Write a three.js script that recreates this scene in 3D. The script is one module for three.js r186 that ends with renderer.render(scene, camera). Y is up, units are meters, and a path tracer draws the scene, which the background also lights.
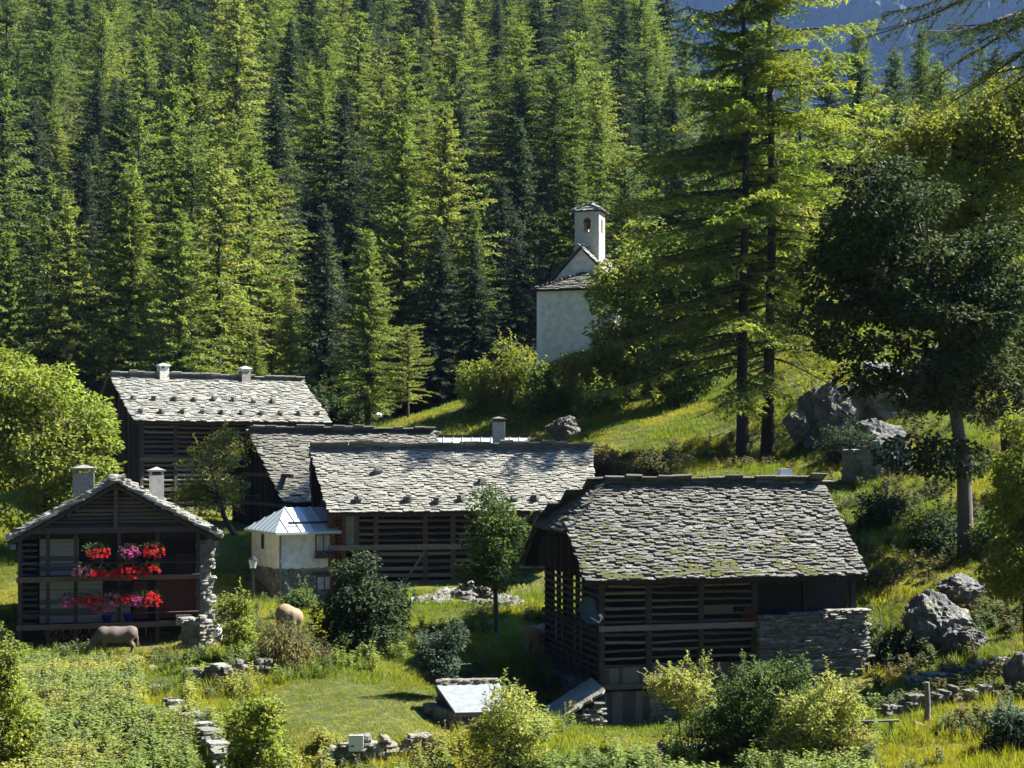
import * as THREE from 'three';
import { Sky } from 'three/addons/objects/Sky.js';
import { MarchingCubes } from 'three/addons/objects/MarchingCubes.js';
import { createNoise2D, createNoise3D } from 'simplex-noise';

// ---------- camera, sky, sun, exposure ----------
const scene = new THREE.Scene();
const F = 1540, EYE = 10, HOR = 450;                      // focal length in pixels, eye height (m), picture row of the eye level
const camera = new THREE.PerspectiveCamera(2 * Math.atan(384 / F) * 180 / Math.PI, 1024 / 768, 0.5, 4000);
camera.position.set(0, EYE, 0);
camera.setViewOffset(1024, 768, 0, -(HOR - 384), 1024, 768);   // level camera, lens shifted up: verticals stay vertical
const renderer = new THREE.WebGLRenderer({ antialias: true });
renderer.setSize(1024, 768);
renderer.toneMapping = THREE.LinearToneMapping;
renderer.toneMappingExposure = 3.95;
renderer.shadowMap.enabled = true;
const SUN = new THREE.Vector3(0.66, 0.72, -0.18).normalize();
const sky = new Sky(); sky.name = 'sky'; sky.scale.setScalar(3500);
{ const u = sky.material.uniforms; u.sunPosition.value.copy(SUN).multiplyScalar(1000); u.turbidity.value = 8; u.rayleigh.value = 0.35; u.mieCoefficient.value = 0.005; u.mieDirectionalG.value = 0.8; u.cloudCoverage.value = 0; }
sky.userData = { kind: 'structure' };
scene.add(sky);
scene.environmentIntensity = 0.15;
const sun = new THREE.DirectionalLight(new THREE.Color(1, 0.92, 0.77), 5);
sun.name = 'sun'; sun.position.copy(SUN).multiplyScalar(300).add(new THREE.Vector3(0, 10, -100)); sun.target.position.set(0, 10, -100);
sun.castShadow = true; sun.shadow.radius = 1; sun.shadow.mapSize.set(4096, 4096);
Object.assign(sun.shadow.camera, { left: -160, right: 160, top: 160, bottom: -160, near: 1, far: 900 });
scene.add(sun, sun.target);

// ---------- small tools ----------
function rng(seed) { let s = (seed * 2654435761) >>> 0; return () => { s = (s + 0x6d2b79f5) | 0; let t = Math.imul(s ^ (s >>> 15), 1 | s); t = (t + Math.imul(t ^ (t >>> 7), 61 | t)) ^ t; return ((t ^ (t >>> 14)) >>> 0) / 4294967296; }; }
const noise2 = createNoise2D(rng(11)), noise3 = createNoise3D(rng(12));
const fbm = (x, y, o = 4) => { let s = 0, a = 1, n = 0; for (let i = 0; i < o; i++) { s += a * noise2(x, y); n += a; a *= 0.5; x = x * 2.03 + 7.1; y = y * 2.03 - 3.7; } return s / n; };
const V = (x, y, z) => new THREE.Vector3(x, y, z);
const lerp = (a, b, t) => a + (b - a) * t, clamp = (x, a, b) => Math.min(b, Math.max(a, x)), sm = (a, b, x) => { const t = clamp((x - a) / (b - a), 0, 1); return t * t * (3 - 2 * t); };
const at = (px, py, d) => V((px - 512) * d / F, EYE - (py - HOR) * d / F, -d);   // a picture point at a known distance
const C = (r, g, b) => new THREE.Color().setRGB(r, g, b);
const used = new Map();
function numbered(name) { const n = used.get(name) || 0; used.set(name, n + 1); return n ? name + '_' + String(n).padStart(3, '0') : name; }
function tag(o, label, category, group, kind) { if (label) o.userData.label = label; if (category) o.userData.category = category; if (group) o.userData.group = group; if (kind) o.userData.kind = kind; return o; }
function thing(name, label, category, pos, turn = 0, group) { const o = new THREE.Group(); o.name = numbered(name); if (pos) o.position.copy(pos); o.rotation.y = turn; scene.add(o); return tag(o, label, category, group, 'thing'); }
const shade = (m) => { m.castShadow = true; m.receiveShadow = true; return m; };
function part(name, geo, mat, parent) { const m = shade(new THREE.Mesh(geo, mat)); m.name = name; parent.add(m); return m; }

class MB {                                                  // gathers faces of one part
  constructor() { this.p = []; this.n = []; this.t = []; this.c = null; this.i = []; }
  get count() { return this.p.length / 3; }
  vert(x, y, z, nx, ny, nz, u, v) { this.p.push(x, y, z); this.n.push(nx, ny, nz); this.t.push(u, v); }
  quad(a, b, c, d, u0 = 0, v0 = 0, col) {                   // flat quad, uv in metres
    const e = b.clone().sub(a), f = d.clone().sub(a), n = e.clone().cross(f).normalize(), k = this.count, w = e.length(), h = f.length();
    for (const [q, u, v] of [[a, 0, 0], [b, w, 0], [c, w, h], [d, 0, h]]) this.vert(q.x, q.y, q.z, n.x, n.y, n.z, u + u0, v + v0);
    this.i.push(k, k + 1, k + 2, k, k + 2, k + 3); if (col) for (let q = 0; q < 4; q++) this.col(col); return this;
  }
  tri(a, b, c, u0 = 0, v0 = 0) { const e = b.clone().sub(a), f = c.clone().sub(a), n = e.clone().cross(f).normalize(), k = this.count; for (const [q, u, v] of [[a, 0, 0], [b, e.length(), 0], [c, e.length() / 2, f.length()]]) this.vert(q.x, q.y, q.z, n.x, n.y, n.z, u + u0, v + v0); this.i.push(k, k + 1, k + 2); return this; }
  col(c) { (this.c ||= []).push(c[0], c[1], c[2]); }
  hexa(q, u0 = 0, v0 = 0, col) { // eight corners: bottom 0-3 counter-clockwise seen from above, top 4-7
    this.quad(q[4], q[7], q[6], q[5], u0, v0, col); this.quad(q[0], q[1], q[2], q[3], u0, v0, col);
    for (let k = 0; k < 4; k++) { const j = (k + 1) % 4; this.quad(q[k], q[k + 4], q[j + 4], q[j], u0, v0, col); }
    return this;
  }
  box(x0, y0, z0, x1, y1, z1, jit = 0, r = null, col) {
    const J = () => jit ? (r() - 0.5) * jit : 0, c = (x, y, z) => V(x + J(), y + J(), z + J());
    return this.hexa([c(x0, y0, z0), c(x0, y0, z1), c(x1, y0, z1), c(x1, y0, z0), c(x0, y1, z0), c(x0, y1, z1), c(x1, y1, z1), c(x1, y1, z0)].map((v) => v), r ? r() * 5 : 0, r ? r() * 5 : 0, col);
  }
  beam(a, b, w, h, up = V(0, 1, 0)) {
    const d = b.clone().sub(a).normalize(); let s = up.clone().cross(d); if (s.lengthSq() < 1e-5) s = V(1, 0, 0).cross(d); s.normalize(); const u = d.clone().cross(s).normalize();
    const g = (p, i, j) => p.clone().addScaledVector(s, i * w / 2).addScaledVector(u, j * h / 2);
    return this.hexa([g(a, -1, -1), g(a, 1, -1), g(b, 1, -1), g(b, -1, -1), g(a, -1, 1), g(a, 1, 1), g(b, 1, 1), g(b, -1, 1)]);
  }
  tube(pts, rad, seg = 6, cap = true) {
    let prev = null; const base = this.count; let len = 0;
    for (let k = 0; k < pts.length; k++) {
      const d = pts[Math.min(k + 1, pts.length - 1)].clone().sub(pts[Math.max(k - 1, 0)]).normalize();
      let s = prev ? prev.clone().addScaledVector(d, -prev.dot(d)) : (Math.abs(d.y) > 0.9 ? V(1, 0, 0) : V(0, 1, 0)).cross(d); s.normalize(); prev = s;
      const u = d.clone().cross(s), R = Array.isArray(rad) ? rad[k] : rad; if (k) len += pts[k].distanceTo(pts[k - 1]);
      for (let j = 0; j <= seg; j++) { const a = j / seg * 2 * Math.PI, ca = Math.cos(a), sa = Math.sin(a), x = s.x * ca + u.x * sa, y = s.y * ca + u.y * sa, z = s.z * ca + u.z * sa; this.vert(pts[k].x + x * R, pts[k].y + y * R, pts[k].z + z * R, x, y, z, len, j / seg * 2 * Math.PI * R); }
      if (k) for (let j = 0; j < seg; j++) { const a = base + (k - 1) * (seg + 1) + j, b = a + seg + 1; this.i.push(a, a + 1, b, b, a + 1, b + 1); }
    }
    if (cap) for (const [k, sgn] of [[0, -1], [pts.length - 1, 1]]) { const d = pts[Math.min(k + 1, pts.length - 1)].clone().sub(pts[Math.max(k - 1, 0)]).normalize().multiplyScalar(sgn), c = this.count, P = pts[k]; this.vert(P.x, P.y, P.z, d.x, d.y, d.z, 0, 0); for (let j = 0; j <= seg; j++) { const q = (base + k * (seg + 1) + j) * 3; this.vert(this.p[q], this.p[q + 1], this.p[q + 2], d.x, d.y, d.z, this.p[q] - P.x, this.p[q + 1] - P.y); } for (let j = 0; j < seg; j++) sgn > 0 ? this.i.push(c, c + 1 + j, c + 2 + j) : this.i.push(c, c + 2 + j, c + 1 + j); }
    return this;
  }
  leaf(x, y, z, dx, dy, dz, sx, sy, sz, L, W, k, k2 = k, k3 = k) {  // pointed leaf: base point, direction, side, length, width, tint
    const nx = sy * dz - sz * dy, ny = sz * dx - sx * dz, nz = sx * dy - sy * dx, b = this.count, m = 0.45 * L, h = W / 2, f = W * 0.18;
    this.p.push(x, y, z, x + dx * m + sx * h + nx * f, y + dy * m + sy * h + ny * f, z + dz * m + sz * h + nz * f, x + dx * L, y + dy * L, z + dz * L, x + dx * m - sx * h + nx * f, y + dy * m - sy * h + ny * f, z + dz * m - sz * h + nz * f);
    for (let q = 0; q < 4; q++) this.n.push(nx, ny, nz);
    this.t.push(0, 0, 1, 0, 1, 1, 0, 1); this.i.push(b, b + 1, b + 2, b, b + 2, b + 3);
    const c = (this.c ||= []); for (let q = 0; q < 4; q++) c.push(k, k2, k3);
  }
  geo() { const g = new THREE.BufferGeometry(); g.setAttribute('position', new THREE.Float32BufferAttribute(this.p, 3)); g.setAttribute('normal', new THREE.Float32BufferAttribute(this.n, 3)); g.setAttribute('uv', new THREE.Float32BufferAttribute(this.t, 2)); if (this.c && this.c.length === this.p.length) g.setAttribute('color', new THREE.Float32BufferAttribute(this.c, 3)); g.setIndex(this.i); return g; }
  build(name, mat, parent) { return part(name, this.geo(), mat, parent); }
}

// ---------- textures and materials ----------
function dataTex(n, f, srgb = true) { const d = new Uint8Array(n * n * 4); for (let y = 0; y < n; y++) for (let x = 0; x < n; x++) { const c = f(x / n, y / n), i = (y * n + x) * 4; for (let k = 0; k < 3; k++) d[i + k] = clamp(c[k] ?? c[0], 0, 1) * 255; d[i + 3] = 255; } const t = new THREE.DataTexture(d, n, n); t.wrapS = t.wrapT = THREE.RepeatWrapping; t.magFilter = THREE.LinearFilter; if (srgb) t.colorSpace = THREE.SRGBColorSpace; t.needsUpdate = true; return t; }
const wrapN = (u, v, s, q) => { const a = 2 * Math.PI; return noise3(Math.cos(u * a) * s + q, Math.sin(u * a) * s, Math.sin(v * a) * s * 0.7 + Math.cos(v * a) * s * 0.73); };
const woodTex = dataTex(256, (u, v) => { const g = 0.5 + 0.28 * noise2(u * 3, v * 60) + 0.2 * noise2(u * 9 + 30, v * 26) + 0.16 * noise2(u * 2.2, v * 7 + 9); const k = 0.86 + 0.2 * (g - 0.5) * 2; return [k, k * (0.98 + 0.02 * g), k * (0.95 + 0.05 * g)]; });
const woodBump = dataTex(256, (u, v) => [0.5 + 0.35 * noise2(u * 3, v * 60) + 0.2 * noise2(u * 9 + 30, v * 26)], false);
const stoneTex = dataTex(512, (u, v) => { const g = 0.45 * noise2(u * 7, v * 7) + 0.3 * noise2(u * 23 + 4, v * 23) + 0.3 * noise2(u * 70, v * 70 + 8), l = sm(0.35, 0.6, noise2(u * 11 + 40, v * 11)), k = 0.8 + 0.22 * g; return [lerp(k, k * 1.02, l), lerp(k, k * 1.03, l), lerp(k * 0.98, k * 0.84, l)]; });
const stoneBump = dataTex(512, (u, v) => [0.5 + 0.25 * noise2(u * 9, v * 9) + 0.18 * noise2(u * 31, v * 31) + 0.14 * noise2(u * 90, v * 90)], false);
const plasterTex = dataTex(512, (u, v) => { const g = fbm(u * 5, v * 5, 5), k = 0.93 + 0.1 * g - 0.1 * sm(0.3, 0.7, fbm(u * 3 + 9, v * 9, 5)); return [k, k * 0.985, k * 0.95]; });
const soilTex = dataTex(1024, (u, v) => { const a = fbm(u * 9, v * 9, 4), b = fbm(u * 60 + 5, v * 60, 3), k = 0.72 + 0.18 * a + 0.3 * b, w = sm(0.1, 0.5, a + 0.5 * b); return [k * lerp(0.92, 1.08, w), k * lerp(1, 0.98, w), k * lerp(0.9, 0.78, w)]; });
const rockTex = dataTex(1024, (u, v) => { const a = fbm(u * 6, v * 6, 5), b = fbm(u * 40, v * 40 + 3, 3), cr = Math.abs(noise2(u * 8 + 20, v * 22)), k = 0.72 + 0.25 * a + 0.2 * b - 0.28 * (1 - sm(0, 0.09, cr)), l = sm(0.15, 0.45, fbm(u * 10 + 60, v * 10, 4)); return [lerp(k, k * 1.0, l), lerp(k, k * 1.02, l), lerp(k, k * 0.72, l)]; });
const rockBump = dataTex(1024, (u, v) => [0.5 + 0.3 * fbm(u * 8, v * 8, 5) + 0.2 * fbm(u * 40, v * 40, 3) - 0.25 * (1 - sm(0, 0.09, Math.abs(noise2(u * 8 + 20, v * 22))))], false);
const rep = (t, s) => { const c = t.clone(); c.repeat.set(s, s); c.needsUpdate = true; return c; };
const std = (col, o = {}) => new THREE.MeshStandardMaterial({ color: col, roughness: 0.9, ...o });
const wood = (r, g, b, o) => std(C(r, g, b), { map: woodTex, bumpMap: woodBump, bumpScale: 0.012, roughness: 0.85, ...o });
const stone = (r, g, b, o) => std(C(r, g, b), { map: stoneTex, bumpMap: stoneBump, bumpScale: 0.02, roughness: 0.6, ...o });
const leafMat = (r, g, b, tr = 0.4, o = {}) => new THREE.MeshPhysicalMaterial({ color: C(r, g, b), vertexColors: true, roughness: 0.95, specularIntensity: 0.35, transmission: tr, thickness: 0, side: THREE.DoubleSide, ...o });
const M = {
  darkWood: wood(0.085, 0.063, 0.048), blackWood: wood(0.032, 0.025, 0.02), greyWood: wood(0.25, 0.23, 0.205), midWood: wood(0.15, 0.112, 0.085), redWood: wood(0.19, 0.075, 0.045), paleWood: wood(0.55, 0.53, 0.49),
  slate: [stone(0.45, 0.445, 0.43), stone(0.38, 0.375, 0.36), stone(0.5, 0.495, 0.48), stone(0.32, 0.315, 0.3), stone(0.42, 0.4, 0.36)],
  slateDark: [stone(0.2, 0.195, 0.185), stone(0.245, 0.24, 0.23), stone(0.16, 0.157, 0.148), stone(0.3, 0.295, 0.285), stone(0.19, 0.182, 0.145)],
  wall: [stone(0.3, 0.29, 0.27), stone(0.4, 0.385, 0.36), stone(0.22, 0.21, 0.195), stone(0.34, 0.31, 0.27)],
  plaster: std(C(0.8, 0.78, 0.73), { map: rep(plasterTex, 0.35), bumpMap: rep(stoneBump, 0.6), bumpScale: 0.01 }), plasterWarm: std(C(0.86, 0.83, 0.75), { map: rep(plasterTex, 0.22), bumpMap: rep(stoneBump, 0.5), bumpScale: 0.012 }),
  metalBlue: std(C(0.46, 0.54, 0.56), { roughness: 0.42, metalness: 0.25 }), metalPale: std(C(0.6, 0.64, 0.65), { roughness: 0.45, metalness: 0.2 }),
  rock: std(C(0.27, 0.265, 0.255), { map: rep(rockTex, 0.3), bumpMap: rep(rockBump, 0.3), bumpScale: 0.08 }), dark: std(C(0.012, 0.011, 0.01)), iron: std(C(0.03, 0.03, 0.032), { roughness: 0.5, metalness: 0.7 }),
  glass: std(C(0.02, 0.025, 0.03), { roughness: 0.08 }), bark: wood(0.06, 0.045, 0.034), barkGrey: wood(0.16, 0.14, 0.115), white: std(C(0.75, 0.75, 0.73), { roughness: 0.5 }), moss: std(C(0.065, 0.07, 0.014), { roughness: 1 }),
};

// ---------- the ground ----------
const ctrl = [];                                            // [x, distance, height]
const G = (px, py, d) => { const p = at(px, py, d); ctrl.push([p.x, d, p.y]); };
for (const a of [[0, 768, 41], [100, 770, 41], [200, 776, 41], [300, 774, 41.5], [400, 778, 41], [500, 776, 41], [600, 772, 41], [700, 770, 41], [800, 768, 41], [900, 766, 40], [1024, 764, 39], [300, 728, 44], [420, 733, 44], [300, 690, 49], [400, 683, 50],
  [20, 690, 51], [100, 682, 54], [160, 690, 52], [60, 650, 60], [150, 648, 61], [215, 642, 61], [0, 645, 61], [-120, 645, 62], [100, 730, 45], [200, 730, 45], [230, 662, 55], [260, 628, 62], [300, 613, 68], [230, 602, 65], [350, 640, 56], [450, 650, 57], [520, 640, 59], [480, 602, 66], [430, 588, 70], [530, 592, 70], [560, 730, 47], [620, 750, 46], [655, 750, 46], [710, 744, 46.5], [470, 735, 44],
  [600, 725, 50.2], [700, 715, 50.5], [800, 692, 51.5], [870, 668, 53], [560, 655, 58], [880, 600, 58], [920, 562, 62], [960, 553, 61.5], [905, 520, 66], [870, 548, 62], [1010, 565, 58], [1024, 660, 50], [940, 652, 52], [980, 692, 47.5], [900, 722, 45],
  [745, 476, 76], [745, 468, 84], [820, 478, 76], [600, 462, 82], [650, 462, 84], [700, 465, 84], [640, 425, 95], [700, 395, 102], [790, 420, 90], [800, 362, 98], [850, 425, 84], [900, 362, 92], [1000, 400, 82], [960, 480, 70], [850, 492, 73],
  [250, 542, 77], [200, 562, 73], [50, 560, 75], [0, 540, 80], [135, 515, 95], [250, 506, 98], [330, 482, 105], [370, 435, 110], [430, 415, 113], [480, 397, 116], [555, 361, 122], [620, 352, 118], [480, 458, 100], [560, 442, 96],
  [0, 420, 118], [100, 425, 118], [200, 432, 118], [300, 442, 118], [370, 432, 124], [450, 418, 129], [540, 385, 134], [650, 330, 130], [750, 300, 130], [850, 282, 130], [960, 262, 125], [700, 232, 170], [850, 222, 170], [1000, 212, 165]]) G(...a);
ctrl.push([3, 58, 2.4], [8, 60, 2.7], [-6, 80, 5.2], [0, 82, 6.2], [-16, 68, 3.2], [-12, 88, 5.9], [-3, 90, 6.8], [12, 62, 4.6], [18, 60, 5.9]);
for (const x of [-60, -20, 20, 60]) ctrl.push([x, 22, 2 + Math.max(0, x) * 0.05], [x, 0, 7.5], [x, -60, 13]);
ctrl.push([-60, 60, 3], [-60, 100, 8], [60, 60, 13], [60, 100, 21], [60, 40, 7], [-60, 40, 1.8], [100, 60, 22], [-100, 60, 2]);
for (const d of [150, 200, 260, 340, 450]) for (const x of [-150, -80, -30, 15]) ctrl.push([x, d, 13 + (d - 130) * 0.42]);
for (const d of [130, 170, 240]) for (const x of [60, 110, 170]) ctrl.push([x, d, 24 + (d - 130) * 0.3]);
const tps = (() => {
  const n = ctrl.length, N = n + 3, A = Array.from({ length: N }, () => new Float64Array(N + 1)), U = (r2) => r2 > 1e-9 ? r2 * Math.log(r2) : 0, P = ctrl.map(([x, d]) => [x / 50, d / 50]);
  for (let i = 0; i < n; i++) { for (let j = 0; j < n; j++) A[i][j] = U((P[i][0] - P[j][0]) ** 2 + (P[i][1] - P[j][1]) ** 2) + (i === j ? 2e-4 : 0); A[i][n] = A[n][i] = 1; A[i][n + 1] = A[n + 1][i] = P[i][0]; A[i][n + 2] = A[n + 2][i] = P[i][1]; A[i][N] = ctrl[i][2]; }
  for (let i = 0; i < N; i++) { let m = i; for (let k = i + 1; k < N; k++) if (Math.abs(A[k][i]) > Math.abs(A[m][i])) m = k; [A[i], A[m]] = [A[m], A[i]]; for (let k = i + 1; k < N; k++) { const f = A[k][i] / A[i][i]; if (f) for (let j = i; j <= N; j++) A[k][j] -= f * A[i][j]; } }
  const w = new Float64Array(N); for (let i = N - 1; i >= 0; i--) { let s = A[i][N]; for (let j = i + 1; j < N; j++) s -= A[i][j] * w[j]; w[i] = s / A[i][i]; }
  return (x, d) => { x /= 50; d /= 50; let s = w[n] + w[n + 1] * x + w[n + 2] * d; for (let i = 0; i < n; i++) s += w[i] * U((x - P[i][0]) ** 2 + (d - P[i][1]) ** 2); return s; };
})();
function ground(x, d) {
  const far = sm(125, 160, d); let y = tps(x, d) + 0.16 * fbm(x * 0.25, d * 0.25, 3) * sm(38, 46, d) + far * 2.2 * fbm(x * 0.035, d * 0.035, 4);
  y -= Math.max(0, x - 24 + 4 * fbm(d * 0.02, 3)) * 1.15 * sm(178, 215, d);
  const steep = sm(20, 26, x) * sm(55, 80, d) * (1 - sm(95, 115, d)); y += steep * 1.2 * fbm(x * 0.15, d * 0.15, 3);
  return y;
}
{
  const xs = [], ds = []; for (let x = -260; x <= 260; x += Math.abs(x) < 45 ? 0.65 : Math.abs(x) < 120 ? 3 : 10) xs.push(x);
  for (let d = -70; d <= 470; d += d < 32 ? 5 : d < 128 ? 0.65 : d < 260 ? 2.6 : 5) ds.push(d);
  const p = [], c = [], t = [], idx = [], nx = xs.length;
  const mix = (a, b, k) => [lerp(a[0], b[0], k), lerp(a[1], b[1], k), lerp(a[2], b[2], k)];
  for (const d of ds) for (const x of xs) {
    const y = ground(x, d); p.push(x, y, -d); t.push(x / 6, d / 6);
    let col = mix([0.145, 0.155, 0.013], [0.265, 0.24, 0.018], sm(-0.2, 0.5, fbm(x * 0.12, d * 0.12, 4)));
    col = mix(col, [0.11, 0.085, 0.045], sm(0.25, 0.6, fbm(x * 0.3 + 50, d * 0.3, 3)) * 0.6);
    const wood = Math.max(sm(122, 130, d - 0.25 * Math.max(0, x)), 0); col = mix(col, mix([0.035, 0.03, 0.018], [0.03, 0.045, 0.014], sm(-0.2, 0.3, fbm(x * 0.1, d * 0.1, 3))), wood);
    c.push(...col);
  }
  for (let j = 0; j + 1 < ds.length; j++) for (let i = 0; i + 1 < nx; i++) { const a = j * nx + i, b = a + 1, e = a + nx, f = e + 1; idx.push(a, b, e, b, f, e); }
  const g = new THREE.BufferGeometry(); g.setAttribute('position', new THREE.Float32BufferAttribute(p, 3)); g.setAttribute('color', new THREE.Float32BufferAttribute(c, 3)); g.setAttribute('uv', new THREE.Float32BufferAttribute(t, 2)); g.setIndex(idx); g.computeVertexNormals();
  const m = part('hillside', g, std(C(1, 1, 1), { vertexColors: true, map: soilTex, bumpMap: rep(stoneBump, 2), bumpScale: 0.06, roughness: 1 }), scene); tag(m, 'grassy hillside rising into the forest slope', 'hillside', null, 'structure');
}
{ // far mountain face
  const W = 400, H = 200, p = [], c = [], idx = [], t = [];
  for (let j = 0; j <= H; j++) for (let i = 0; i <= W; i++) {
    const u = i / W, v = j / H, x = lerp(-300, 1300, u), gull = Math.abs(noise2(x * 0.0035 + v * 0.8, v * 1.5)), y = -30 + v * (1150 + 80 * fbm(x * 0.003, 9)) + 40 * fbm(x * 0.007, v * 6, 4), z = -2200 - v * 700 + 220 * fbm(x * 0.0022 + v, v * 2, 5) - 130 * (1 - gull) + 60 * fbm(x * 0.016, v * 16, 4) + 24 * fbm(x * 0.06, v * 60, 3);
    p.push(x, y, z); t.push(x / 60, v * 12);
    const k = sm(0.1, 0.55, 0.5 * fbm(x * 0.008 + 30, v * 10 + x * 0.004, 5) + 0.8 * fbm(x * 0.03 + v * 8, v * 26, 4)); c.push(lerp(0.014, 0.1, k), lerp(0.024, 0.1, k), lerp(0.014, 0.1, k));
  }
  for (let j = 0; j < H; j++) for (let i = 0; i < W; i++) { const a = j * (W + 1) + i; idx.push(a, a + 1, a + W + 1, a + 1, a + W + 2, a + W + 1); }
  const g = new THREE.BufferGeometry(); g.setAttribute('position', new THREE.Float32BufferAttribute(p, 3)); g.setAttribute('color', new THREE.Float32BufferAttribute(c, 3)); g.setAttribute('uv', new THREE.Float32BufferAttribute(t, 2)); g.setIndex(idx); g.computeVertexNormals();
  tag(part('mountain', g, std(C(1, 1, 1), { vertexColors: true, map: rep(rockTex, 1), roughness: 1 }), scene), 'distant blue mountainside with bare rock streaks', 'mountain', null, 'structure');
}
scene.fog = new THREE.FogExp2(new THREE.Color(0.34, 0.55, 0.95), 0.00005);

// ---------- building pieces ----------
const unitBeams = Array.from({ length: 6 }, (_, k) => { const r = rng(300 + k), b = new MB(), j = () => (r() - 0.5) * 0.16; const c = (x, y, z) => V(x, y + j(), z + j()); b.hexa([c(0, -0.5, -0.5), c(0, -0.5, 0.5), c(1, -0.5, 0.5), c(1, -0.5, -0.5), c(0, 0.5, -0.5), c(0, 0.5, 0.5), c(1, 0.5, 0.5), c(1, 0.5, -0.5)], r() * 3, r() * 3); return b.geo(); });
const unitPole = Array.from({ length: 4 }, (_, k) => { const r = rng(330 + k), b = new MB(), Q = [0, 1, 2, 3, 4].map((i) => [i / 4, (r() - 0.5) * 0.22, (r() - 0.5) * 0.22, 0.5 * (0.85 + 0.25 * r()) * (1 - 0.04 * i)]), S = 7; Q.forEach(([x, cy, cz, R], i) => { for (let j = 0; j <= S; j++) { const a = j / S * 6.2832, y = Math.cos(a), z = Math.sin(a); b.vert(x, cy + y * R, cz + z * R, 0, y, z, x * 1.6, j / S * 0.5 + k * 0.3); } if (i) for (let j = 0; j < S; j++) { const p = (i - 1) * (S + 1) + j, q = p + S + 1; b.i.push(p, p + 1, q, q, p + 1, q + 1); } }); for (const e of [0, 4]) { const [x, cy, cz] = Q[e], c = b.count, nx = e ? 1 : -1; b.vert(x, cy, cz, nx, 0, 0, 0.3, 0.3); for (let j = 0; j <= S; j++) { const o = (e * (S + 1) + j) * 3; b.vert(b.p[o], b.p[o + 1], b.p[o + 2], nx, 0, 0, 0.3 + 0.1 * Math.cos(j), 0.3 + 0.1 * Math.sin(j)); } for (let j = 0; j < S; j++) b.i.push(c, c + 1 + j, c + 2 + j); } return b.geo(); });
const R0 = rng(77);
function orient(m, a, b, w, h, up) { const d = b.clone().sub(a), L = d.length(); d.normalize(); let s = d.clone().cross(up || V(0, 1, 0)); if (s.lengthSq() < 1e-4) s = d.clone().cross(V(0, 0, 1)); s.normalize(); const u = s.clone().cross(d); m.matrix.makeBasis(d, u, s).scale(V(L, h, w)).setPosition(a); m.matrix.decompose(m.position, m.quaternion, m.scale); return m; }
const piece = (parent, name, a, b, w, h, mat, up) => orient(part(name, unitBeams[Math.floor(R0() * 6)], mat, parent), a, b, w, h, up);
const pole = (parent, name, a, b, d, mat) => orient(part(name, unitPole[Math.floor(R0() * 4)], mat, parent), a, b, d, d);
const unitSlates = Array.from({ length: 12 }, (_, k) => {   // x across, lower edge at z = 0, body towards -z, y = thickness
  const r = rng(400 + k), o = [[-0.5, -1], [0.5, -1], [0.48 + 0.06 * r(), -0.12 * r()], [0.2 + 0.1 * r(), 0.1 * r()], [-0.2 + 0.1 * r(), 0.12 * r() - 0.04], [-0.5 + 0.04 * r(), -0.16 * r()]], b = new MB(), u = r() * 4, v = r() * 4;
  const T = o.map(([x, z]) => V(x, 0.9 + 0.35 * r() * (z > -0.5 ? 1 : 0.3), z)), B = o.map(([x, z]) => V(x * 0.98, 0, z));
  for (let i = 1; i < 5; i++) { b.tri(T[0], T[i + 1], T[i], 0, 0); }
  for (let q = 0; q < b.count; q++) { b.t[q * 2] = b.p[q * 3] * 0.5 + u; b.t[q * 2 + 1] = b.p[q * 3 + 2] * 0.6 + v; }
  for (let i = 0; i < 6; i++) { const j = (i + 1) % 6; b.quad(B[i], B[j], T[j], T[i], u, v); }
  return b.geo();
});
const unitRocks = Array.from({ length: 10 }, (_, k) => {
  const r = rng(450 + k), g = new THREE.BoxGeometry(1, 1, 1, 2, 2, 2), p = g.attributes.position, cache = new Map();
  for (let i = 0; i < p.count; i++) { const key = [p.getX(i), p.getY(i), p.getZ(i)].join(); if (!cache.has(key)) { const v = V(p.getX(i), p.getY(i), p.getZ(i)), s = v.clone().normalize().multiplyScalar(0.62); v.lerp(s, 0.4).add(V((r() - 0.5) * 0.16, (r() - 0.5) * 0.13, (r() - 0.5) * 0.16)); cache.set(key, v); } const v = cache.get(key); p.setXYZ(i, v.x, v.y, v.z); }
  const h = g.toNonIndexed(); h.computeVertexNormals(); const uv = h.attributes.uv, u = r() * 4; for (let i = 0; i < uv.count; i++) uv.setXY(i, uv.getX(i) * 0.4 + u, uv.getY(i) * 0.3 + u); return h;
});
MB.prototype.add = function (g, m, col) { const k = this.count, n3 = new THREE.Matrix3().getNormalMatrix(m), v = V(0, 0, 0), P = g.attributes.position, N = g.attributes.normal, T = g.attributes.uv; for (let i = 0; i < P.count; i++) { v.fromBufferAttribute(P, i).applyMatrix4(m); this.p.push(v.x, v.y, v.z); v.fromBufferAttribute(N, i).applyMatrix3(n3).normalize(); this.n.push(v.x, v.y, v.z); this.t.push(T.getX(i), T.getY(i)); if (col) this.col(col); } if (g.index) for (let i = 0; i < g.index.count; i++) this.i.push(k + g.index.getX(i)); else for (let i = 0; i < P.count; i++) this.i.push(k + i); return this; };
const mergedStone = stone(1, 1, 1, { vertexColors: true });
const tones = (mats) => mats.map((m) => m.color.toArray());

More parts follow.
